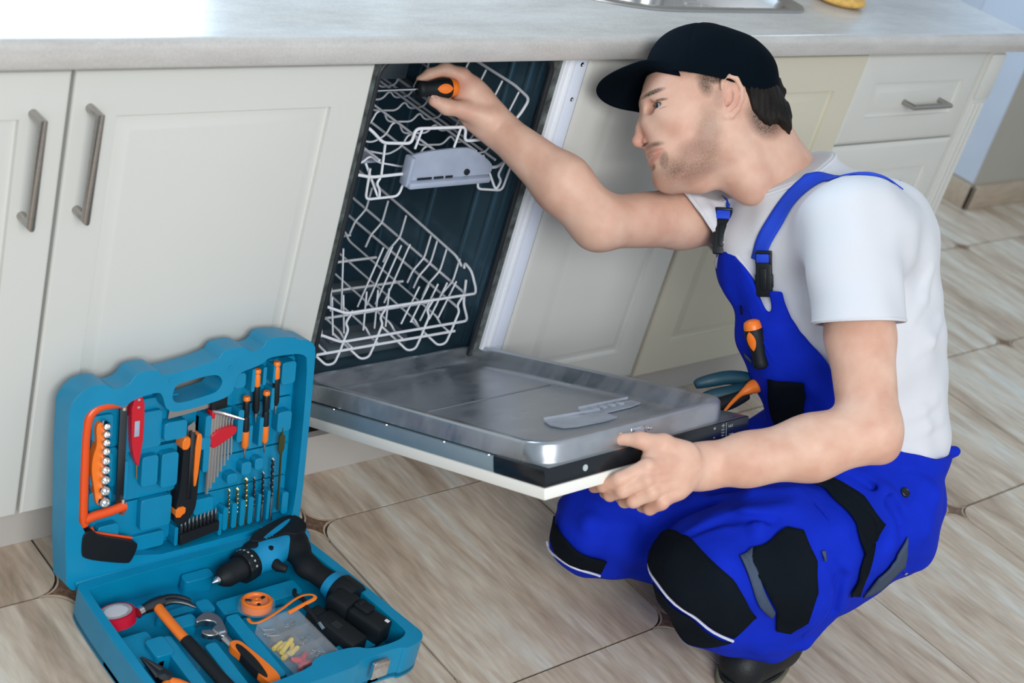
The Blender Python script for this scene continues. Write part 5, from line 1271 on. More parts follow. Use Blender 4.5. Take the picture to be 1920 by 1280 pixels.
for q0, q1 in (((0.163,-0.589,0.453), (0.237,-0.601,0.448)), ((0.157,-0.6,0.437), (0.238,-0.609,0.442)), ((0.164,-0.611,0.421), (0.239,-0.615,0.433)), ((0.184,-0.62,0.405), (0.243,-0.617,0.425))):
    body.ell(q0, (.0085, .0085, .0085), None, .006); body.cone(q0, q1, .0042, .0030, .007)
# far arm reaching into the machine
body.cone(SR, SR * .5 + ER * .5, .052, .050, .03).cone(SR * .5 + ER * .5, ER, .050, .043, .02)
body.cone(ER, V3((0.353,-0.104,0.639)), .046, .047, .02).cone(V3((0.353,-0.104,0.639)), WR, .047, .029, .02)
body.cone(WR, V3((0.27,0.058,0.707)), .030, .034, .016, flat=(VF, .72))
body.cone(V3((0.278,0.043,0.698)), V3((0.26,0.07,0.729)), .030, .026, .014, flat=(VF, .75))
finger(body, [V3((0.277,0.027,0.698)), V3((0.241,0.047,0.705)), V3((0.21,0.058,0.707)), V3((0.191,0.07,0.713))], [.021, .0140, .0122, .0100], .008)   # thumb
finger(body, [V3((0.264,0.068,0.731)), V3((0.251,0.086,0.748)), V3((0.226,0.101,0.753)), V3((0.2,0.106,0.743)), V3((0.184,0.107,0.733))], [.018, .0135, .0112, .0090, .0074], .006)
finger(body, [V3((0.281,0.077,0.725)), V3((0.274,0.101,0.735)), V3((0.257,0.115,0.735)), V3((0.238,0.115,0.722)), V3((0.225,0.098,0.715))], [.016, .0128, .0112, .0095, .0085], .006)
finger(body, [V3((0.298,0.084,0.713)), V3((0.293,0.107,0.719)), V3((0.277,0.118,0.716)), V3((0.255,0.11,0.708)), V3((0.244,0.094,0.705))], [.016, .0122, .0108, .0092, .0084], .006)
finger(body, [V3((0.307,0.081,0.703)), V3((0.306,0.102,0.701)), V3((0.292,0.112,0.699)), V3((0.272,0.105,0.693)), V3((0.262,0.09,0.693))], [.014, .0112, .0098, .0086, .0076], .006)
# legs under the cloth
body.ell(PEL, (.11, .10, .10), TA, .04)
body.cone(HL, V3((0.517,-0.651,0.243)), .070, .058, .03).cone(V3((0.517,-0.651,0.243)), V3((0.395,-0.616,0.202)), .058, .048, .03).cone(V3((0.415,-0.631,0.169)), AL, .046, .036, .02)
body.cone(HR, V3((0.509,-0.479,0.171)), .068, .055, .03).cone(V3((0.509,-0.479,0.171)), V3((0.362,-0.413,0.156)), .055, .040, .03).cone(V3((0.363,-0.404,0.126)), V3((0.566,-0.467,0.074)), .040, .040, .02)
V, Q = body.mesh(.0023)
V = relax(V, Q, 1, .4)
me = np_mesh('body', V, Q)
# growth, redness and painted crease shade masks in the head frame
loc = (V - HO) @ HA.T
def blob(c, r, rot=0.0, soft=.35):
    d = loc[:, :2] - np.array(c[:2]); c_, s_ = math.cos(rot), math.sin(rot); d = np.stack([d[:, 0] * c_ + d[:, 1] * s_, -d[:, 0] * s_ + d[:, 1] * c_], 1)
    q = np.sqrt((d[:, 0] / r[0]) ** 2 + (d[:, 1] / r[1]) ** 2); return np.clip((1 - q) / soft, 0, 1)
near = (np.abs(loc[:, 2]) < .095) & (loc[:, 1] > -.16)
beard = np.maximum.reduce([blob((-0.0263,-0.0766,0.04), (.048, .034), .35, .5) * .42, blob((-0.0105,-0.0443,0.05), (.030, .052), 0, .6) * .32, blob((-0.0597,-0.0993,0), (.050, .032), .25, .9) * .68, blob((-0.0931,-0.0561,0.008), (.016, .0056), -.05, .8) * .85, blob((0.0834,-0.0149,0.03), (.040, .034), -.5, .5) * .9,
    blob((-0.0351,-0.1,0.03), (.055, .022), .35, .7) * .55, blob((-0.079,-0.0847,0.022), (.010, .020), .2, .5) * .6, blob((0.0044,0.0093,0.06), (.012, .030), 0, .6) * .25, blob((-0.0158,0.0327,0.07), (.015, .026), .35, .7) * .85, blob((-0.0044,0.0434,0.07), (.03, .014), 0, .5) * .95])
brow = blob((-0.0966,0.0284,0.025), (.0215, .0054), .12, .55) * 1.05 * (np.abs(loc[:, 2]) > .010)
lash = np.maximum(blob((-0.0852,0.0131,0.033), (.0125, .0028), -.04, .5) * 1.0, blob((-0.0826,-0.0002,0.033), (.0105, .0014), .1, .5) * .55) * (np.abs(loc[:, 2]) > .015)
crease_shade = np.maximum(blob((-0.108,-0.0496,0.012), (.0060, .0024), .1, .4) * .9, blob((-0.0905,-0.0704,0.015), (.0140, .0012), .06, .5) * .8) * (np.abs(loc[:, 2]) < .028)  # shade painted into the nostrils and along the mouth line
lipm = np.maximum(blob((-0.0922,-0.0653,0.01), (.0145, .0040), -.05, .4), blob((-0.0913,-0.075,0.01), (.0115, .0058), .6, .4))
beard = beard * (1 - lipm)
rr_ = np.clip(np.maximum.reduce([beard, brow, lash, crease_shade]), 0, 1) * near
gg = np.maximum.reduce([lipm * .55, blob((-0.1142,-0.0372,0), (.016, .022), 0, .8) * .32, blob((0.0263,0.0092,0.08), (.022, .04), 0, .8) * .28 * (np.abs(loc[:, 2]) > .06), blob((-0.0597,-0.0292,0.05), (.04, .03), 0, 1) * .12]) * near
for c, r in ((V3((0.158,-0.524,0.455)), .022), (V3((0.138,-0.54,0.386)), .03), (V3((0.175,-0.597,0.429)), .03), (V3((0.193,-0.613,0.393)), .03), (V3((0.492,-0.745,0.515)), .05), (V3((0.19,0.068,0.714)), .02), (V3((0.25,0.079,0.748)), .03)):
    gg = np.maximum(gg, .35 * np.clip(1 - np.linalg.norm(V - c, axis=1) / r, 0, 1))
ca = me.color_attributes.new('kind', 'FLOAT_COLOR', 'POINT')
arr = np.zeros((len(V), 4), np.float32); arr[:, 0] = rr_; arr[:, 1] = gg; arr[:, 3] = 1
ca.data.foreach_set('color', arr.ravel())
bo_ = link('body', me, M['skin'], man, 180)
# eyes
for z in (1, -1):
    c = hp((-0.0799,0.0069,0.033)[:2] + (.0325 * z,))
    look = -hx * .93 + hz_ * (.10 * z + .22) + hy * .0; look /= np.linalg.norm(look)
    eb = MB().lathe([(math.sin(t) * .0124, -math.cos(t) * .0124) for t in [math.pi * (k + .001) / 14 for k in range(15)]], 24).xf(Matrix.Translation(Vector(c)))
    eo = eb.build('eyeball', M['eyewhite'], bo_, 180)
    Mx = align(c, c + look)
    MB().lathe([(.0060, .0110), (.0052, .0116), (.0028, .0125), (0, .0128)], 20).xf(Mx).build('iris', M['iris'], bo_, 180)
# nails
M['nail'] = mat('finger_nail', (.72, .47, .38), .28, var=.02)
for p_, j_ in (((0.134,-0.547,0.479), (0.176,-0.55,0.47)), ((0.172,0.048,0.728), (0.199,0.045,0.718))):
    X, g = cast(body, np.array([V3(p_)]), np.array([VF]), .2)
    a = X[0] - V3(j_); n_ = g[0]; a -= n_ * (a @ n_); a /= np.linalg.norm(a)
    MB().rbox(-.0070, -.0050, -.0012, .0070, .0050, .0005, .0022, 3).xf(frame(X[0], a, np.cross(n_, a), n_)).build('nail', M['nail'], bo_, 180)

# --- hair at the nape, above and behind the ear, and the tuft through the cap
def prism2(ptsuv, zlo=-.09, zhi=.09):
    P_ = np.array([q[:2] for q in ptsuv])
    def f(Pw):
        L = (Pw - HO) @ HA.T; G = L[:, :2]; d = np.full(len(G), 9.); ins = np.zeros(len(G), bool)
        for i in range(len(P_)):
            a, b = P_[i], P_[(i + 1) % len(P_)]; ab = b - a; t = np.clip(((G - a) @ ab) / (ab @ ab), 0, 1)
            d = np.minimum(d, np.linalg.norm(G - a - t[:, None] * ab, axis=1))
            c = ((a[1] > G[:, 1]) != (b[1] > G[:, 1])); ins ^= c & (G[:, 0] < (b[0] - a[0]) * (G[:, 1] - a[1]) / (b[1] - a[1] + 1e-12) + a[0])
        return np.where(ins, -d, d)
    return f
hair = Sdf()
he(hair, (0.0053,0.0461,0), (.1050, .104, .0815), .02)
hair.cone(hp((0.0571,0.0133,0)), hp((0.0896,-0.0106,0)), .060, .050, .03)
hair.cone(hp((0.1071,0.0044,0)), hp((0.1159,-0.0177,0)), .018, .007, .02)
hl = [(0.0422,0.0621,0), (0.0492,0.031,0), (0.0553,0.0106,0), (0.0606,-0.0053,0), (0.0703,-0.016,0), (0.0826,-0.0231,0), (0.0931,-0.0248,0), (0.1054,-0.0177,0), (0.1159,-0.0231,0), (0.1335,-0.0319,0), (0.1361,0.0266,0), (0.1142,0.0709,0)]
big = hp((0, 0, 0))
hair.func(prism2(hl), big - .3, big + .3, 'i', .010)
ridges = lambda Pw: .0007 * np.sin(((Pw - HO) @ HA.T) @ V3((900, 120, 260)) + 3 * np.sin(((Pw - HO) @ HA.T) @ V3((90, 60, 40))))
hair.func(ridges, big - .3, big + .3, 'd')
sdf_obj('hair', hair, .0022, M['hair'], man, 0)
tuft = Sdf(); tuft.cone(hp((0.1036,0.055,0)), hp((0.1124,0.0426,0)), .018, .013, .01).cone(hp((0.1124,0.0426,0)), hp((0.1071,0.0319,0)), .012, .008, .01)
tuft.func(ridges, big - .3, big + .3, 'd'); sdf_obj('hair_tuft', tuft, .0022, M['hair'], man, 0)

# --- cap
cs_ = Sdf(); he(cs_, (0.0009,0.0621,0), (.1075, .0905, .0890), .02); he(cs_, (-0.0263,0.0976,0), (.062, .050, .06), .03); he(cs_, (0.0615,0.0576,0), (.046, .055, .070), .03)
c0 = V3((-0.1098,0.0718,0)); c1_ = V3((0.1098,0.0177,0)); ed = c1_ - c0; nrm = V3((-ed[1], ed[0], 0)); nrm /= np.linalg.norm(nrm)
if nrm[1] < 0: nrm = -nrm
def seams(Pw):
    L = (Pw - HO) @ HA.T - V3((-0.0044,0.0887,0)); a = np.arctan2(L[:, 2], L[:, 0]); r = np.hypot(L[:, 0], L[:, 2])
    d = np.abs(np.sin(3 * a + .3)) / 3 * r; return .0011 * np.exp(-(d / .0022) ** 2) + .0008 * np.sin(Pw @ V3((60, 45, -70))) * np.sin(Pw @ V3((-30, 80, 40)))
cs_.func(seams, big - .3, big + .3, 'd')
nw = nrm[0] * hx + nrm[1] * hy + nrm[2] * hz_
cut0 = hp(c0 - nrm * .004)
cap = sdf_obj('cap', cs_, .0024, M['cap'], man, 2, cuts=((cut0, -nw, None),), thick=.003)
# visor: curved sheet from the front rim, tipped down, curling down at both sides
vs = []; nu, nv = 22, 12
cc = V3((0.0009,0.0656,0))
for j in range(nv + 1):
    s_ = j / nv
    for i in range(nu + 1):
        th = (i / nu - .5) * 2 * 1.02
        # root follows the crown ellipse, tip is an outward arc
        zr = .082 * math.sin(th); xr = cc[0] - .1075 * math.cos(th) * .97
        root = np.array([xr, 0, zr])
        tipx = cc[0] - .1075 * math.cos(th) - .080 * max(0, math.cos(th * 1.53)) ** .6
        x = root[0] * (1 - s_) + tipx * s_; z = zr * (1 - .04 * s_)
        base = c0[1] + (x - c0[0]) * (ed[1] / ed[0]) * .6
        base = c0[1] + .001 + (x - c0[0]) * (-.15 if x > c0[0] else .36)
        y = base - (4.0 + 2.2 * s_) * z * z + z * .46 * s_ + .002
        vs.append(hp((x, y, z)))
fs = [(j * (nu + 1) + i, j * (nu + 1) + i + 1, (j + 1) * (nu + 1) + i + 1, (j + 1) * (nu + 1) + i) for j in range(nv) for i in range(nu)]
vo = MB().add(vs, fs).build('visor', M['cap'], cap, 60)
md = vo.modifiers.new('s', 'SOLIDIFY'); md.thickness = .0035; md.offset = 0
md = vo.modifiers.new('u', 'SUBSURF'); md.levels = 1; md.render_levels = 1
bt2 = hp((-0.0035,0.1517,0)); MB().lathe([(.007, 0), (.006, .003), (0, .0045)], 16, align(bt2, bt2 + VU)).build('cap_button', M['cap'], cap, 60)

# --- T-shirt
shirt = Sdf(); add_torso(shirt, .006)
eL = SL + (EL - SL) * .60; eR = V3((0.594,-0.203,0.605))
shirt.cone(SL, eL, .065, .063, .03); shirt.cone(SL, SL + (EL - SL) * .72, .063, .063, .03)
shirt.cone(SR, eR, .062, .064, .03); shirt.cone(SR, eR + (eR - SR) * .3, .062, .066, .03)
shirt.ell((SL + V3((0.701,-0.488,0.706))) / 2, (.085, .085, .085), None, .05)
shirt.cone(V3((0.754,-0.449,0.679)), V3((0.768,-0.591,0.391)), .105, .115, .05)
shirt.cone(NB + VR * .0 + VU * .05 - VR * .02, UCH, .080, .105, .03)
for s_, g_ in ((shirt, 0),): s_.ell((0.642,-0.338,0.6), (.085, .085, .085), None, .05).ell((0.626,-0.438,0.514), (.075, .075, .09), None, .05)
def folds(amp, dirs, lo=-9):
    def f(P):
        o = 0
        for k, (d, ph, am) in enumerate(dirs): o = o + am * np.sin(P @ V3(d) + ph + .9 * np.sin(P @ V3((d[1], -d[0], d[2])) * .35 + k))
        return amp * o
    return f
shirt.func(folds(.0014, [((60, 30, 20), 0, 1), ((-20, 55, 60), 1, .8), ((90, -40, 10), 2, .5)]), SL - 2, SL + 2, 'd')
# folds pulled from the far strap down across the chest
for q in ([(0.538,-0.322,0.687), (0.533,-0.36,0.654), (0.54,-0.409,0.612)], [(0.543,-0.324,0.691), (0.543,-0.368,0.667), (0.55,-0.419,0.635)], [(0.547,-0.326,0.695), (0.554,-0.373,0.688), (0.565,-0.41,0.678)]):
    pass
nA = V3((0.549,-0.301,0.686)); nB = V3((0.693,-0.325,0.772)); nN = np.cross(nB - nA, LAT); nN /= np.linalg.norm(nN)
if nN @ (HO - NB) < 0: nN = -nN
nx = (HO - NB) / np.linalg.norm(HO - NB)
def neckcut(P):
    w = P - NB; r = np.linalg.norm(w - (w @ nx)[:, None] * nx, axis=1)
    return (P - nA) @ nN - 1.6 * np.maximum(0, r - .092)
shirt.func(neckcut, NB - 2, NB + 2, 'i', .002)
ff = folds(.0020, [((25, 70, -50), 0, 1), ((-60, 60, 30), 1.7, .7)]); fcen = V3((0.593,-0.339,0.636))
shirt.func(lambda P: ff(P) * np.exp(-(((P - fcen) ** 2).sum(1)) / .012), NB - 2, NB + 2, 'd')
shb = Sdf(); shb.p = list(shirt.p)
for r_, lst in ((.0060, [[(0.48,-0.258,0.688), (0.489,-0.284,0.667), (0.5,-0.315,0.643)], [(0.494,-0.264,0.699), (0.503,-0.29,0.678), (0.511,-0.313,0.66)],
                      [(0.709,-0.576,0.605), (0.73,-0.572,0.64), (0.75,-0.556,0.688)], [(0.708,-0.608,0.564), (0.73,-0.616,0.585), (0.754,-0.614,0.621)], [(0.689,-0.68,0.447), (0.711,-0.687,0.468), (0.734,-0.701,0.483)], [(0.687,-0.657,0.474), (0.708,-0.668,0.488), (0.73,-0.675,0.509)]]),):
    for pts in lst:
        X, g = cast(shb, np.array([V3(p) for p in pts]), np.tile(VF, (len(pts), 1)), .5); X = X - g * (r_ * .62)
        shirt.chain(list(X), [r_ * .4] + [r_] * (len(X) - 2) + [r_ * .4], .016)
shb.p = list(shirt.p)
aL = (EL - SL) / np.linalg.norm(EL - SL); aR = (eR - SR) / np.linalg.norm(eR - SR)
cL = V3((0.538,-0.598,0.638)); hL = V3((0.12, 0, 0))
nL = aL - VF * (aL @ VF) * .85; nL /= np.linalg.norm(nL)
nR = V3((0.569,-0.155,0.643)) - V3((0.611,-0.257,0.573)); nR = np.cross(nR, VF); nR /= np.linalg.norm(nR)
if nR @ aR < 0: nR = -nR
vSL, vaL, vSR, vaR = Vector(SL), Vector(aL), Vector(SR), Vector(aR)
regL = lambda c: (c - vSL).cross(vaL).length < .088 and (c - vSL).dot(vaL) > .10
regR = lambda c: (c - vSR).cross(vaR).length < .095
sh = sdf_obj('t_shirt', shirt, .0032, M['shirt'], man, 3, cuts=((cL, nL, regL), (eR, nR, regR)), thick=.003)
# hem bands on the sleeves and the rib of the collar follow the cloth
def ring_on(name, s, c, n, r0, rad, m, parent, cnt=64, off=0.0, flat=1.0):
    n = n / np.linalg.norm(n); a = np.cross(n, V3((0.3, .5, .8))); a /= np.linalg.norm(a); b = np.cross(n, a)
    th = np.linspace(0, 2 * math.pi, cnt, endpoint=False); D = np.cos(th)[:, None] * a + np.sin(th)[:, None] * b
    t = np.full(cnt, 0.0); P0 = c + D * .0
    for _ in range(40): t = t - np.clip(s.fast(c + D * t[:, None]), -.02, .02) * .9
    X = c + D * (t[:, None] + off)
    return MB().tube(X.tolist(), rad, 8, closed=True, flat=flat).build(name, m, parent, 60)
ring_on('sleeve_hem', shirt, cL - nL * .003 + aL * 0, nL, .06, .0022, M['shirt'], sh, off=-.001)
ring_on('sleeve_hem', shirt, eR - nR * .004, nR, .06, .0022, M['shirt'], sh, off=-.001)
ring_on('collar_rib', shirt, NB + nN * ((nA - NB) @ nN - .006), nN, .06, .0035, M['shirt'], sh, off=-.0005)

# --- overalls: trousers, waist and bib
tor = Sdf(); add_torso(tor, .013)
tor.ell((0.642,-0.338,0.6), (.092, .092, .092), None, .05).ell((0.66,-0.514,0.423), (.080, .080, .09), None, .05).ell((0.626,-0.438,0.514), (.086, .086, .10), None, .05)
tor.ell((SL + V3((0.701,-0.488,0.706))) / 2, (.06, .06, .06), None, .05)
tor.cone(V3((0.754,-0.449,0.679)), V3((0.768,-0.591,0.391)), .100, .122, .05)
OV = Sdf()
OV.ell(V3((0.733,-0.608,0.258)), (.150, .112, .115), TA, .05)
OV.cone(V3((0.711,-0.616,0.281)), V3((0.743,-0.648,0.221)), .115, .098, .05)
OV.cone(V3((0.785,-0.636,0.317)), V3((0.74,-0.603,0.338)), .085, .115, .05)
OV.cone(HL, V3((0.501,-0.659,0.253)), .112, .098, .05).cone(V3((0.501,-0.659,0.253)), V3((0.368,-0.619,0.224)), .100, .082, .04)
OV.cone(V3((0.375,-0.617,0.215)), V3((0.413,-0.64,0.154)), .080, .078, .03)
OV.cone(V3((0.414,-0.635,0.162)), V3((0.52,-0.666,0.1)), .080, .068, .03)
OV.cone(V3((0.524,-0.674,0.18)), V3((0.621,-0.671,0.193)), .088, .080, .05)
OV.cone(HR, V3((0.509,-0.477,0.175)), .105, .090, .05).cone(V3((0.509,-0.477,0.175)), V3((0.347,-0.405,0.166)), .088, .066, .04)
OV.cone(V3((0.346,-0.407,0.162)), V3((0.354,-0.393,0.127)), .066, .062, .03)
OV.cone(V3((0.353,-0.398,0.119)), V3((0.566,-0.467,0.074)), .056, .062, .03)
OV.cone(V3((0.703,-0.502,0.328)), V3((0.637,-0.467,0.279)), .078, .060, .04)
bibp = ((0.62,-0.487,0.487),(0.6029,-0.7193,0.3451),(0.146,0.5247,0.8387),[(-0.1469,0.1567),(-0.1388,0.1870),(-0.1071,0.1830),(-0.0896,0.1427),(-0.0686,0.1061),(-0.0512,0.0811),(-0.0537,0.1131),(-0.0284,0.1128),(-0.0164,0.0685),(0.0233,0.0181),(0.0507,-0.0320),(0.0694,-0.0827),(0.0915,-0.1219),(0.1593,-0.1482),(0.2180,-0.1614),(0.2513,-0.1575),(0.2427,-0.2457),(-0.0903,-0.2522),(-0.1783,-0.0397),(-0.1603,0.1033)])
def bibf(P):
    O, e1, e2, pts = bibp; O = V3(O); e1 = V3(e1); e2 = V3(e2); P_ = np.array(pts); w = P - V3((-1.3379, -1.6235, 1.5395)) * 0
    # the bib outline is a straight-sided cut through the chest cloth
    G = np.stack([(P - O) @ e1, (P - O) @ e2], 1); d = np.full(len(G), 9.); ins = np.zeros(len(G), bool)
    for i in range(len(P_)):
        a, b = P_[i], P_[(i + 1) % len(P_)]; ab = b - a; t = np.clip(((G - a) @ ab) / (ab @ ab), 0, 1)
        d = np.minimum(d, np.linalg.norm(G - a - t[:, None] * ab, axis=1))
        c = ((a[1] > G[:, 1]) != (b[1] > G[:, 1])); ins ^= c & (G[:, 0] < (b[0] - a[0]) * (G[:, 1] - a[1]) / (b[1] - a[1] + 1e-12) + a[0])
    return np.maximum(tor.ev(P), np.where(ins, -d, d))
OV.func(bibf, UCH - .34, UCH + .34, 'u', .004)
OV.cone(V3((0.882,-0.682,0.374)), V3((0.816,-0.66,0.351)), .006, .026, .012, flat=(VF, 2.0))
OV.func(folds(.0028, [((38, 24, 30), 0, 1), ((-30, 45, 40), 1.3, .9), ((70, -50, 30), 2, .5), ((20, 90, -60), .5, .35)]), PEL - 2, PEL + 2, 'd')
# deep folds: knee, crotch, waist, bib
def fold(s, pts, r, op='u', k=.012):
    P_ = [V3(p) for p in pts]; X, g = cast(s, np.array(P_), np.tile(VF, (len(P_), 1)), .5)
    X = X + g * (-r * .35 if op == 'u' else r * .45); s.chain([x for x in X], [r * .5] + [r] * (len(X) - 2) + [r * .5] if len(X) > 2 else [r] * len(X), k, op)
base = Sdf(); base.p = list(OV.p)
def foldset(lst, r, op, k):
    new = Sdf()
    for pts in lst: fold_pts = np.array([V3(p) for p in pts]); X, g = cast(base, fold_pts, np.tile(VF, (len(pts), 1)), .5); X = X + g * (-r * .4 if op == 'u' else r * .5); new.chain(list(X), [r * .5] + [r] * (len(X) - 2) + [r * .5] if len(X) > 2 else [r] * len(X), k, op)
    OV.p += new.p
foldset([[(0.308,-0.566,0.271), (0.361,-0.59,0.316), (0.42,-0.625,0.352), (0.469,-0.664,0.373)], [(0.337,-0.596,0.274), (0.403,-0.632,0.32), (0.453,-0.669,0.344)], [(0.573,-0.703,0.255), (0.596,-0.692,0.301), (0.585,-0.659,0.328)], [(0.647,-0.721,0.336), (0.628,-0.733,0.295), (0.604,-0.735,0.259)],
         [(0.582,-0.493,0.534), (0.598,-0.55,0.484), (0.606,-0.594,0.439)], [(0.558,-0.762,0.16), (0.516,-0.741,0.129), (0.464,-0.702,0.104)],
         [(0.562,-0.716,0.224), (0.564,-0.739,0.197), (0.54,-0.741,0.161)], [(0.257,-0.391,0.207), (0.291,-0.438,0.195), (0.336,-0.478,0.207)], [(0.682,-0.707,0.403), (0.702,-0.75,0.376), (0.682,-0.767,0.327)], [(0.605,-0.643,0.376), (0.638,-0.695,0.357), (0.66,-0.732,0.34)], [(0.471,-0.558,0.295), (0.478,-0.591,0.263), (0.469,-0.611,0.226)]], .010, 'u', .018)
foldset([[(0.609,-0.657,0.364), (0.643,-0.707,0.348), (0.65,-0.738,0.32)], [(0.324,-0.59,0.263), (0.383,-0.621,0.307), (0.432,-0.662,0.324)], [(0.544,-0.668,0.259), (0.561,-0.704,0.237), (0.553,-0.736,0.186)]], .006, 's', .014)
cuff = V3((0.53,-0.674,0.071))
ov = sdf_obj('overalls', OV, .0034, M['royal'], man, 2)
PT = lambda name, pl, m, **k: patch(name, OV, pl, M[m], ov, **{'off': .0045, 'step': .007, **k})
PT('knee_pad', ((0.324,-0.618,0.228),(0.6641,-0.6732,0.3252),(0.237,0.6021,0.7624),[(-0.0480,0.0604),(-0.0348,0.0595),(-0.0215,0.0578),(0.0086,0.0380),(0.0538,-0.0038),(0.0981,-0.0573),(0.0633,-0.0897),(0.0296,-0.0648),(-0.0083,-0.0348),(-0.0366,-0.0079),(-0.0545,0.0150),(-0.0541,0.0381)]), 'cordura', thick=.003, reach=.4)
PT('knee_pad', ((0.352,-0.634,0.14),(0.6645,-0.6713,0.3282),(0.2554,0.6168,0.7446),[(-0.0434,0.0562),(-0.0094,0.0243),(0.0294,-0.0057),(0.0606,-0.0272),(0.0303,-0.0388),(0.0020,-0.0322),(-0.0259,-0.0024),(-0.0405,0.0277)]), 'cordura', thick=.002, reach=.4)
PT('knee_pad', ((0.3,-0.412,0.135),(0.7151,-0.6397,0.2819),(0.2251,0.5925,0.7735),[(-0.0282,0.0445),(-0.0194,0.0322),(0.0139,0.0016),(0.0490,-0.0150),(0.0426,-0.0394),(-0.0021,-0.0237),(-0.0249,-0.0098),(-0.0337,0.0095)]), 'cordura', thick=.003, reach=.4)
PT('thigh_patch', ((0.588,-0.669,0.32),(0.5902,-0.7169,0.371),(0.2104,0.5804,0.7867),[(-0.0830,0.0362),(-0.0306,0.0498),(0.0088,0.0290),(0.0352,0.0101),(0.0661,-0.0224),(0.0537,-0.0505),(0.0216,-0.0642),(0.0149,-0.0301),(-0.0047,-0.0028),(-0.0237,0.0179),(-0.0591,0.0300)]), 'cordura', off=.008)
PT('cargo_pocket', ((0.47,-0.696,0.227),(0.6194,-0.6978,0.3598),(0.2405,0.6049,0.7591),[(-0.0559,0.0412),(0.0120,0.0746),(0.0286,0.0720),(0.0400,0.0367),(0.0444,-0.0091),(0.0332,-0.0506),(0.0078,-0.0714),(-0.0187,-0.0674),(-0.0161,-0.0342),(-0.0319,-0.0008),(-0.0482,0.0160)]), 'cordura', off=.004, thick=.004)
PT('pocket_flap', ((0.436,-0.666,0.217),(0.6334,-0.6904,0.3493),(0.2399,0.6045,0.7596),[(-0.0356,0.0303),(0.0001,0.0454),(-0.0038,0.0261),(0.0073,0.0026),(0.0254,-0.0365),(0.0233,-0.0522),(-0.0016,-0.0207),(-0.0202,0.0068)]), 'greycloth', off=.004, thick=.004)
PT('back_patch', ((0.64,-0.722,0.219),(0.5827,-0.7163,0.384),(0.2359,0.6012,0.7635),[(-0.0018,0.0350),(0.0217,0.0411),(0.0129,0.0105),(0.0008,-0.0391),(-0.0214,-0.0357),(-0.0103,-0.0139)]), 'cordura')
PT('hanging_pocket', ((0.71,-0.731,0.199),(0.5709,-0.7213,0.392),(0.2367,0.6019,0.7627),[(-0.0211,-0.0100),(0.0043,0.0149),(0.0330,0.0594),(0.0339,0.0149),(0.0067,-0.0126),(-0.0201,-0.0304),(-0.0360,-0.0323)]), 'greycloth', off=.004, thick=.004)
PT('bib_pocket', ((0.557,-0.526,0.455),(0.6104,-0.713,0.345),(0.1615,0.5385,0.827),[(-0.0223,0.0364),(0.0049,0.0337),(0.0354,0.0310),(0.0341,-0.0258),(-0.0076,-0.0509),(-0.0193,-0.0302),(-0.0251,0.0052)]), 'cordura', off=.004, thick=.003)
PT('bib_label', ((0.527,-0.414,0.556),(0.6293,-0.7057,0.3256),(0.1237,0.5045,0.8545),[(-0.0041,0.0069),(0.0027,0.0104),(0.0044,-0.0104),(-0.0024,-0.0086)]), 'cordura', off=.003)
PT('fabric_tag', ((0.514,-0.704,0.278),(0.6026,-0.7079,0.3684),(0.2289,0.5956,0.77),[(-0.0073,0.0082),(-0.0006,0.0099),(0.0071,-0.0085),(-0.0004,-0.0102)]), 'greycloth', off=.004, thick=.002)
PT('fabric_tag', ((0.542,-0.45,0.488),(0.6262,-0.7056,0.3317),(0.1436,0.5226,0.8404),[(-0.0089,0.0091),(0.0109,0.0030),(0.0075,-0.0083),(-0.0106,-0.0022)]), 'greycloth', off=.005, thick=.002)
strip_on('reflective_piping', OV, ((0.318,-0.638,0.194),(0.665,-0.6717,0.3264),(0.2477,0.6107,0.7521),[(-0.0529,0.0554),(-0.0368,0.0307),(-0.0068,-0.0012),(0.0311,-0.0313),(0.0640,-0.0531)]), .0024, M['piping'], ov, .003)
strip_on('reflective_piping', OV, ((0.292,-0.418,0.115),(0.7171,-0.6381,0.2805),(0.2304,0.5968,0.7686),[(-0.0386,0.0251),(-0.0201,0.0049),(0.0089,-0.0081),(0.0493,-0.0229)]), .0022, M['piping'], ov, .003)
for pl in (((0.544,-0.45,0.534),(0.6206,-0.7102,0.3323),(0.133,0.513,0.848),[(-0.0313,0.0869),(-0.0099,0.0176),(0.0114,-0.0342),(0.0285,-0.0687)]), ((0.553,-0.706,0.224),(0.6017,-0.7071,0.3716),(0.2375,0.6025,0.7619),[(-0.0326,-0.0932),(0.0021,-0.0634),(0.0208,-0.0039),(0.0188,0.0645),(-0.0098,0.0992)]), ((0.715,-0.68,0.376),(0.5565,-0.7359,0.3857),(0.1937,0.5663,0.8011),[(-0.0737,0.0091),(0.0033,-0.0085),(0.0713,0.0003)]), ((0.715,-0.712,0.337),(0.5552,-0.7341,0.3911),(0.2066,0.5772,0.7901),[(0.0081,0.0496),(0.0066,-0.0031),(-0.0159,-0.0469)]), ((0.574,-0.508,0.503),(0.6052,-0.7178,0.3441),(0.1472,0.5257,0.8378),[(-0.0421,0.0786),(0.0045,0.0005),(0.0381,-0.0769)])):
    strip_on('seam', OV, pl, .0011, M['royal'], ov, .0005)
for c in ((0.676,-0.696,0.408), (0.664,-0.717,0.365)):
    X, g = cast(OV, np.array([V3(c)]), np.array([VF]), .5)
    MB().lathe([(.0082, -.001), (.0082, .003), (.0066, .0042), (.0058, .0032), (0, .0030)], 22, align(X[0], X[0] + g[0])).build('button', M['black'], ov, 50)
X, g = cast(OV, np.array([V3((0.692,-0.759,0.245))]), np.array([VF]), .5)
MB().lathe([(.003, 0), (.003, .006), (0, .007)], 12, align(X[0], X[0] + g[0])).build('rivet', M['chrome'], ov, 50)
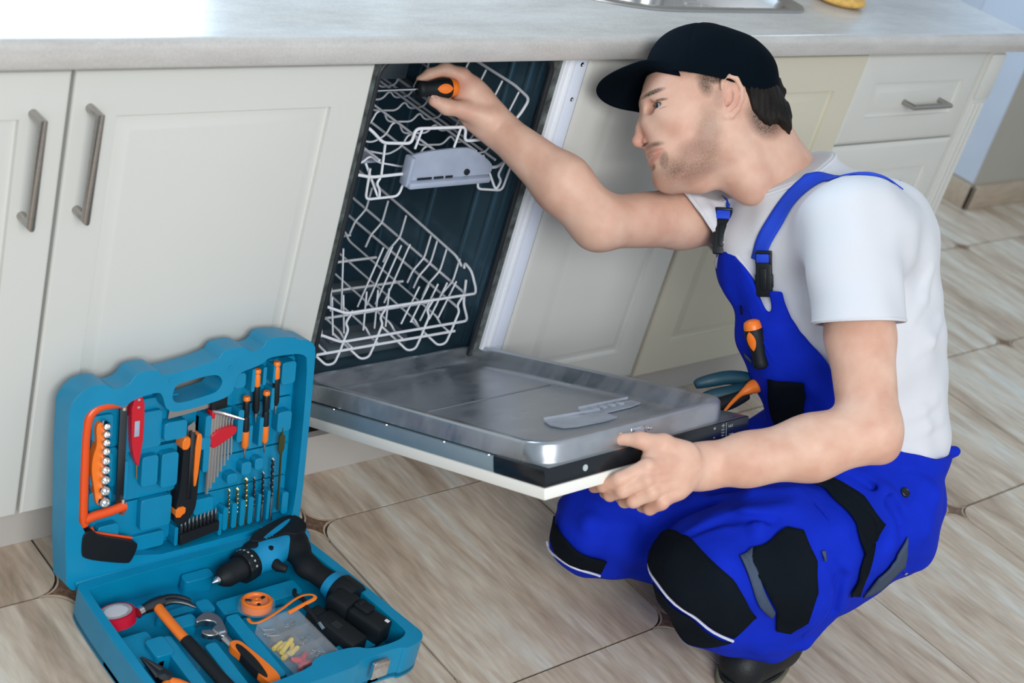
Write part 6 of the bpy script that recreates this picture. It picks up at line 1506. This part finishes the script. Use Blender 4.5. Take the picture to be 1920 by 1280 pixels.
# straps over the shirt
UN = Sdf(); UN.p = list(shirt.p)
ribbon('shoulder_strap', UN, [(0.493,-0.448,0.678), (0.504,-0.439,0.705), (0.517,-0.431,0.734), (0.535,-0.426,0.765), (0.555,-0.428,0.79), (0.576,-0.437,0.808), (0.639,-0.431,0.797), (0.701,-0.431,0.777), (0.756,-0.425,0.754)], .027, M['strapblue'], ov)
patch('shoulder_strap', UN, ((0.543,-0.299,0.68),(0.638,-0.7041,0.3118),(0.0783,0.4621,0.8834),[(-0.0086,0.0117),(0.0139,0.0030),(0.0124,-0.0092),(-0.0153,-0.0057)]), M['strapblue'], ov, off=.005, thick=.003, reach=.3)
ribbon('back_strap', UN, [tuple(V3(q) + LAT * .045 + VR * .0) for q in [(0.74,-0.419,0.762), (0.778,-0.448,0.735), (0.838,-0.506,0.66), (0.863,-0.572,0.569), (0.872,-0.621,0.478), (0.873,-0.656,0.424), (0.873,-0.686,0.377)]], .030, M['strapblue'], ov, .003, d=-VR)
def buckle(c0, c1, w, d0):
    a, b = V3(c0), V3(c1); X, g = cast(UN, np.array([a, b, (a + b) / 2]), np.tile(VF, (3, 1)), .5)
    up = X[0] - X[1]; L = np.linalg.norm(up); up /= L; nn = g[2]; nn = nn - up * (nn @ up); nn = nn * .6 - VF * .4; nn -= up * (nn @ up); nn /= np.linalg.norm(nn); sd = np.cross(up, nn)
    Mx = frame((X[0] + X[1]) / 2 + nn * .009, sd, up, nn)
    bk = MB().rbox(-w / 2, -L * .5, -.005, w / 2, L * .26, .005, .003).rbox(-w / 2, L * .44, -.005, w / 2, L * .5, .006, .002).rbox(-w / 2, L * .2, -.005, -w / 2 + .005, L * .46, .005, .002).rbox(w / 2 - .005, L * .2, -.005, w / 2, L * .46, .005, .002) \
        .rbox(-w * .22, -L * .34, .003, w * .22, L * .14, .0075, .002).rbox(w * .36, -L * .3, -.003, w * .56, -L * .0, .004, .002).rbox(-w * .56, -L * .3, -.003, -w * .36, -L * .0, .004, .002)
    bo = bk.xf(Mx).build('buckle', M['black'], ov, 40)
    MB().rbox(-w * .36, L * .26, -.004, w * .36, L * .45, .0045, .002).xf(Mx).build('buckle_webbing', M['strapblue'], bo, 40) if False else None
    MB().rbox(-w * .42, L * .25, -.003, w * .38, L * .44, .0065, .002).xf(Mx).build('webbing_loop', M['strapblue'], ov, 40)
buckle((0.539,-0.295,0.68), (0.532,-0.336,0.617), .029, .01)
buckle((0.542,-0.411,0.666), (0.533,-0.45,0.604), .027, .01)

# --- boots
bt_o = Sdf()
def P3(q): return V3(q)
b0, b1 = V3((0.501,-0.687,0.045)), V3((0.532,-0.677,0.081))
toe, heel = V3((0.479,-0.687,0.034)), V3((0.566,-0.678,0.034))
bt_o.cone(heel, toe, .040, .036, .03, flat=((0, 0, 1), .82)); bt_o.cone(heel + V3((.0, .01, .03)), b1, .044, .046, .03); bt_o.cone(toe + V3((0, 0, .012)), heel + V3((0, 0, .03)), .030, .040, .03)
bt_o.plane((0, 0, .020), (0, 0, -1), 'i', .004)
bo1 = sdf_obj('boot', bt_o, .003, M['boot'], man, 2)
dv = toe - heel; dv[2] = 0; dvn = dv / np.linalg.norm(dv); sdv = np.cross((0, 0, 1), dvn)
def sole(z0, z1, g, m, nm):
    out = []
    for k in range(40):
        t = 2 * math.pi * k / 40; c, s_ = math.cos(t), math.sin(t)
        q = (heel + toe) / 2 + dvn * (c * (np.linalg.norm(dv) / 2 + .042 + g)) + sdv * (s_ * (.043 + g) * (1 - .08 * c)); out.append((q[0], q[1]))
    return MB().prism([out], z0, z1).build(nm, m, bo1, 40, .002)
sole(.001, .010, .003, M['sole'], 'outsole'); sole(.011, .016, .0045, M['sole'], 'welt'); sole(.010, .024, .000, M['boot'], 'midsole')
bt_r = Sdf(); q0, q1 = V3((0.459,-0.419,0.035)), V3((0.546,-0.444,0.05))
bt_r.cone(V3((0.60, -.40, .040)), V3((0.70, -.44, .10)), .040, .045, .03); bt_r.cone(V3((0.55, -.37, .030)), V3((0.62, -.41, .04)), .026, .04, .03); bt_r.plane((0, 0, .004), (0, 0, -1), 'i', .003)
sdf_obj('boot', bt_r, .004, M['boot'], man, 2)
settle(man)

# ------------------------------------------------------------------ hand tools with the man
def driver(root, a, b, rmax, L, shaft=None, win=2, wz=(.50, .72), facing=None, cap_orange=True):
    """handle from butt a towards b"""
    Mx = align(a, b)
    pr = [(rmax * .55, 0), (rmax * .85, .003), (rmax, .010)]
    MB().lathe([(0, -.001), (rmax * .5, 0), (rmax * .82, .003), (rmax * .93, .009), (rmax * .95, .015)], 24).xf(Mx).build('butt_cap', M['orange'], root, 60)
    MB().lathe([(rmax * .90, .013), (rmax, .018), (rmax, L * .35), (rmax * .86, L * .55), (rmax * .72, L * .72), (rmax * .78, L * .86), (rmax * .82, L * .95), (rmax * .55, L), (0, L)], 24).xf(Mx).build('grip', M['blacksoft'], root, 60)
    for k in range(win):
        Rz = Matrix.Rotation(facing + k * 2 * math.pi / max(win, 1) * (.33 if win == 2 else 1), 4, 'Z')
        n = 16; v = []; z0, z1 = .016, L * .60
        rows = 9
        for i in range(rows):
            u = i / (rows - 1); z = z0 + (z1 - z0) * u; hw_ = math.sin(math.pi * u) ** .7 * .5 + .001
            rr = float(np.interp(z, [.013, .018, L * .35, L * .55], [rmax * .9, rmax, rmax, rmax * .86])) + .0007
            for j in range(7):
                t = (j / 6 - .5) * 2 * hw_; v.append((rr * math.cos(t), rr * math.sin(t), z))
        f = [(i * 7 + j, i * 7 + j + 1, (i + 1) * 7 + j + 1, (i + 1) * 7 + j) for i in range(rows - 1) for j in range(6)]
        MB().add(v, f).xf(Mx @ Rz).build('orange_inlay', M['orange'], root, 60)
    if shaft: MB().lathe([(.0028, L), (.0028, L + shaft * .9), (.0022, L + shaft), (0, L + shaft)], 12).xf(Mx).build('shaft', M['chrome'], root, 50)
d1 = thing('screwdriver', 'black and orange screwdriver held by the man inside the dishwasher', 'screwdriver', loc=tuple(V3((0.188,0.077,0.732))))
driver(d1, (0.235,0.072,0.734), (0.156,0.086,0.727), .0165, .074, .115, 3, facing=math.radians(140))
settle(d1)
d2 = thing('screwdriver', 'black and orange screwdriver standing in the bib pocket of the overalls', 'screwdriver', loc=tuple(V3((0.53,-0.477,0.523))))
Xb, gb = cast(OV, np.array([V3((0.53,-0.453,0.553)), V3((0.532,-0.507,0.488))]), np.tile(VF, (2, 1)), .5)
driver(d2, Xb[0] + gb[0] * .012, Xb[1] + gb[1] * .008, .0155, .082, None, 3, facing=math.radians(60))
settle(d2)
# pliers in the far leg pocket
p2 = thing('pliers', 'pliers with dark teal handles and orange guard in the far leg pocket', 'pliers', loc=tuple(V3((0.584,-0.432,0.4))))
tl = lambda pts, r, nm, m, flat=1.0: MB().tube(smooth_poly(pts, 2, False), r, 14, flat=flat).build(nm, M[m], p2, 60)
tl([(0.498,-0.389,0.398), (0.505,-0.392,0.403), (0.521,-0.402,0.412), (0.549,-0.411,0.419), (0.579,-0.427,0.421), (0.601,-0.441,0.412)], [.006, .009, .011, .012, .012, .010], 'upper_handle', 'tealgrip')
tl([(0.496,-0.413,0.386), (0.513,-0.423,0.396), (0.548,-0.437,0.406), (0.584,-0.44,0.41)], [.009, .012, .013, .010], 'lower_handle', 'tealgrip')
tl([(0.5,-0.435,0.384), (0.531,-0.444,0.395), (0.56,-0.45,0.408)], [.012, .014, .010], 'grip_underside', 'blacksoft')
tl([(0.498,-0.461,0.392), (0.517,-0.456,0.403), (0.542,-0.451,0.413), (0.555,-0.452,0.419), (0.566,-0.452,0.423), (0.578,-0.456,0.425)], [.002, .003, .004, .009, .0125, .010], 'orange_guard', 'orange')
settle(p2)
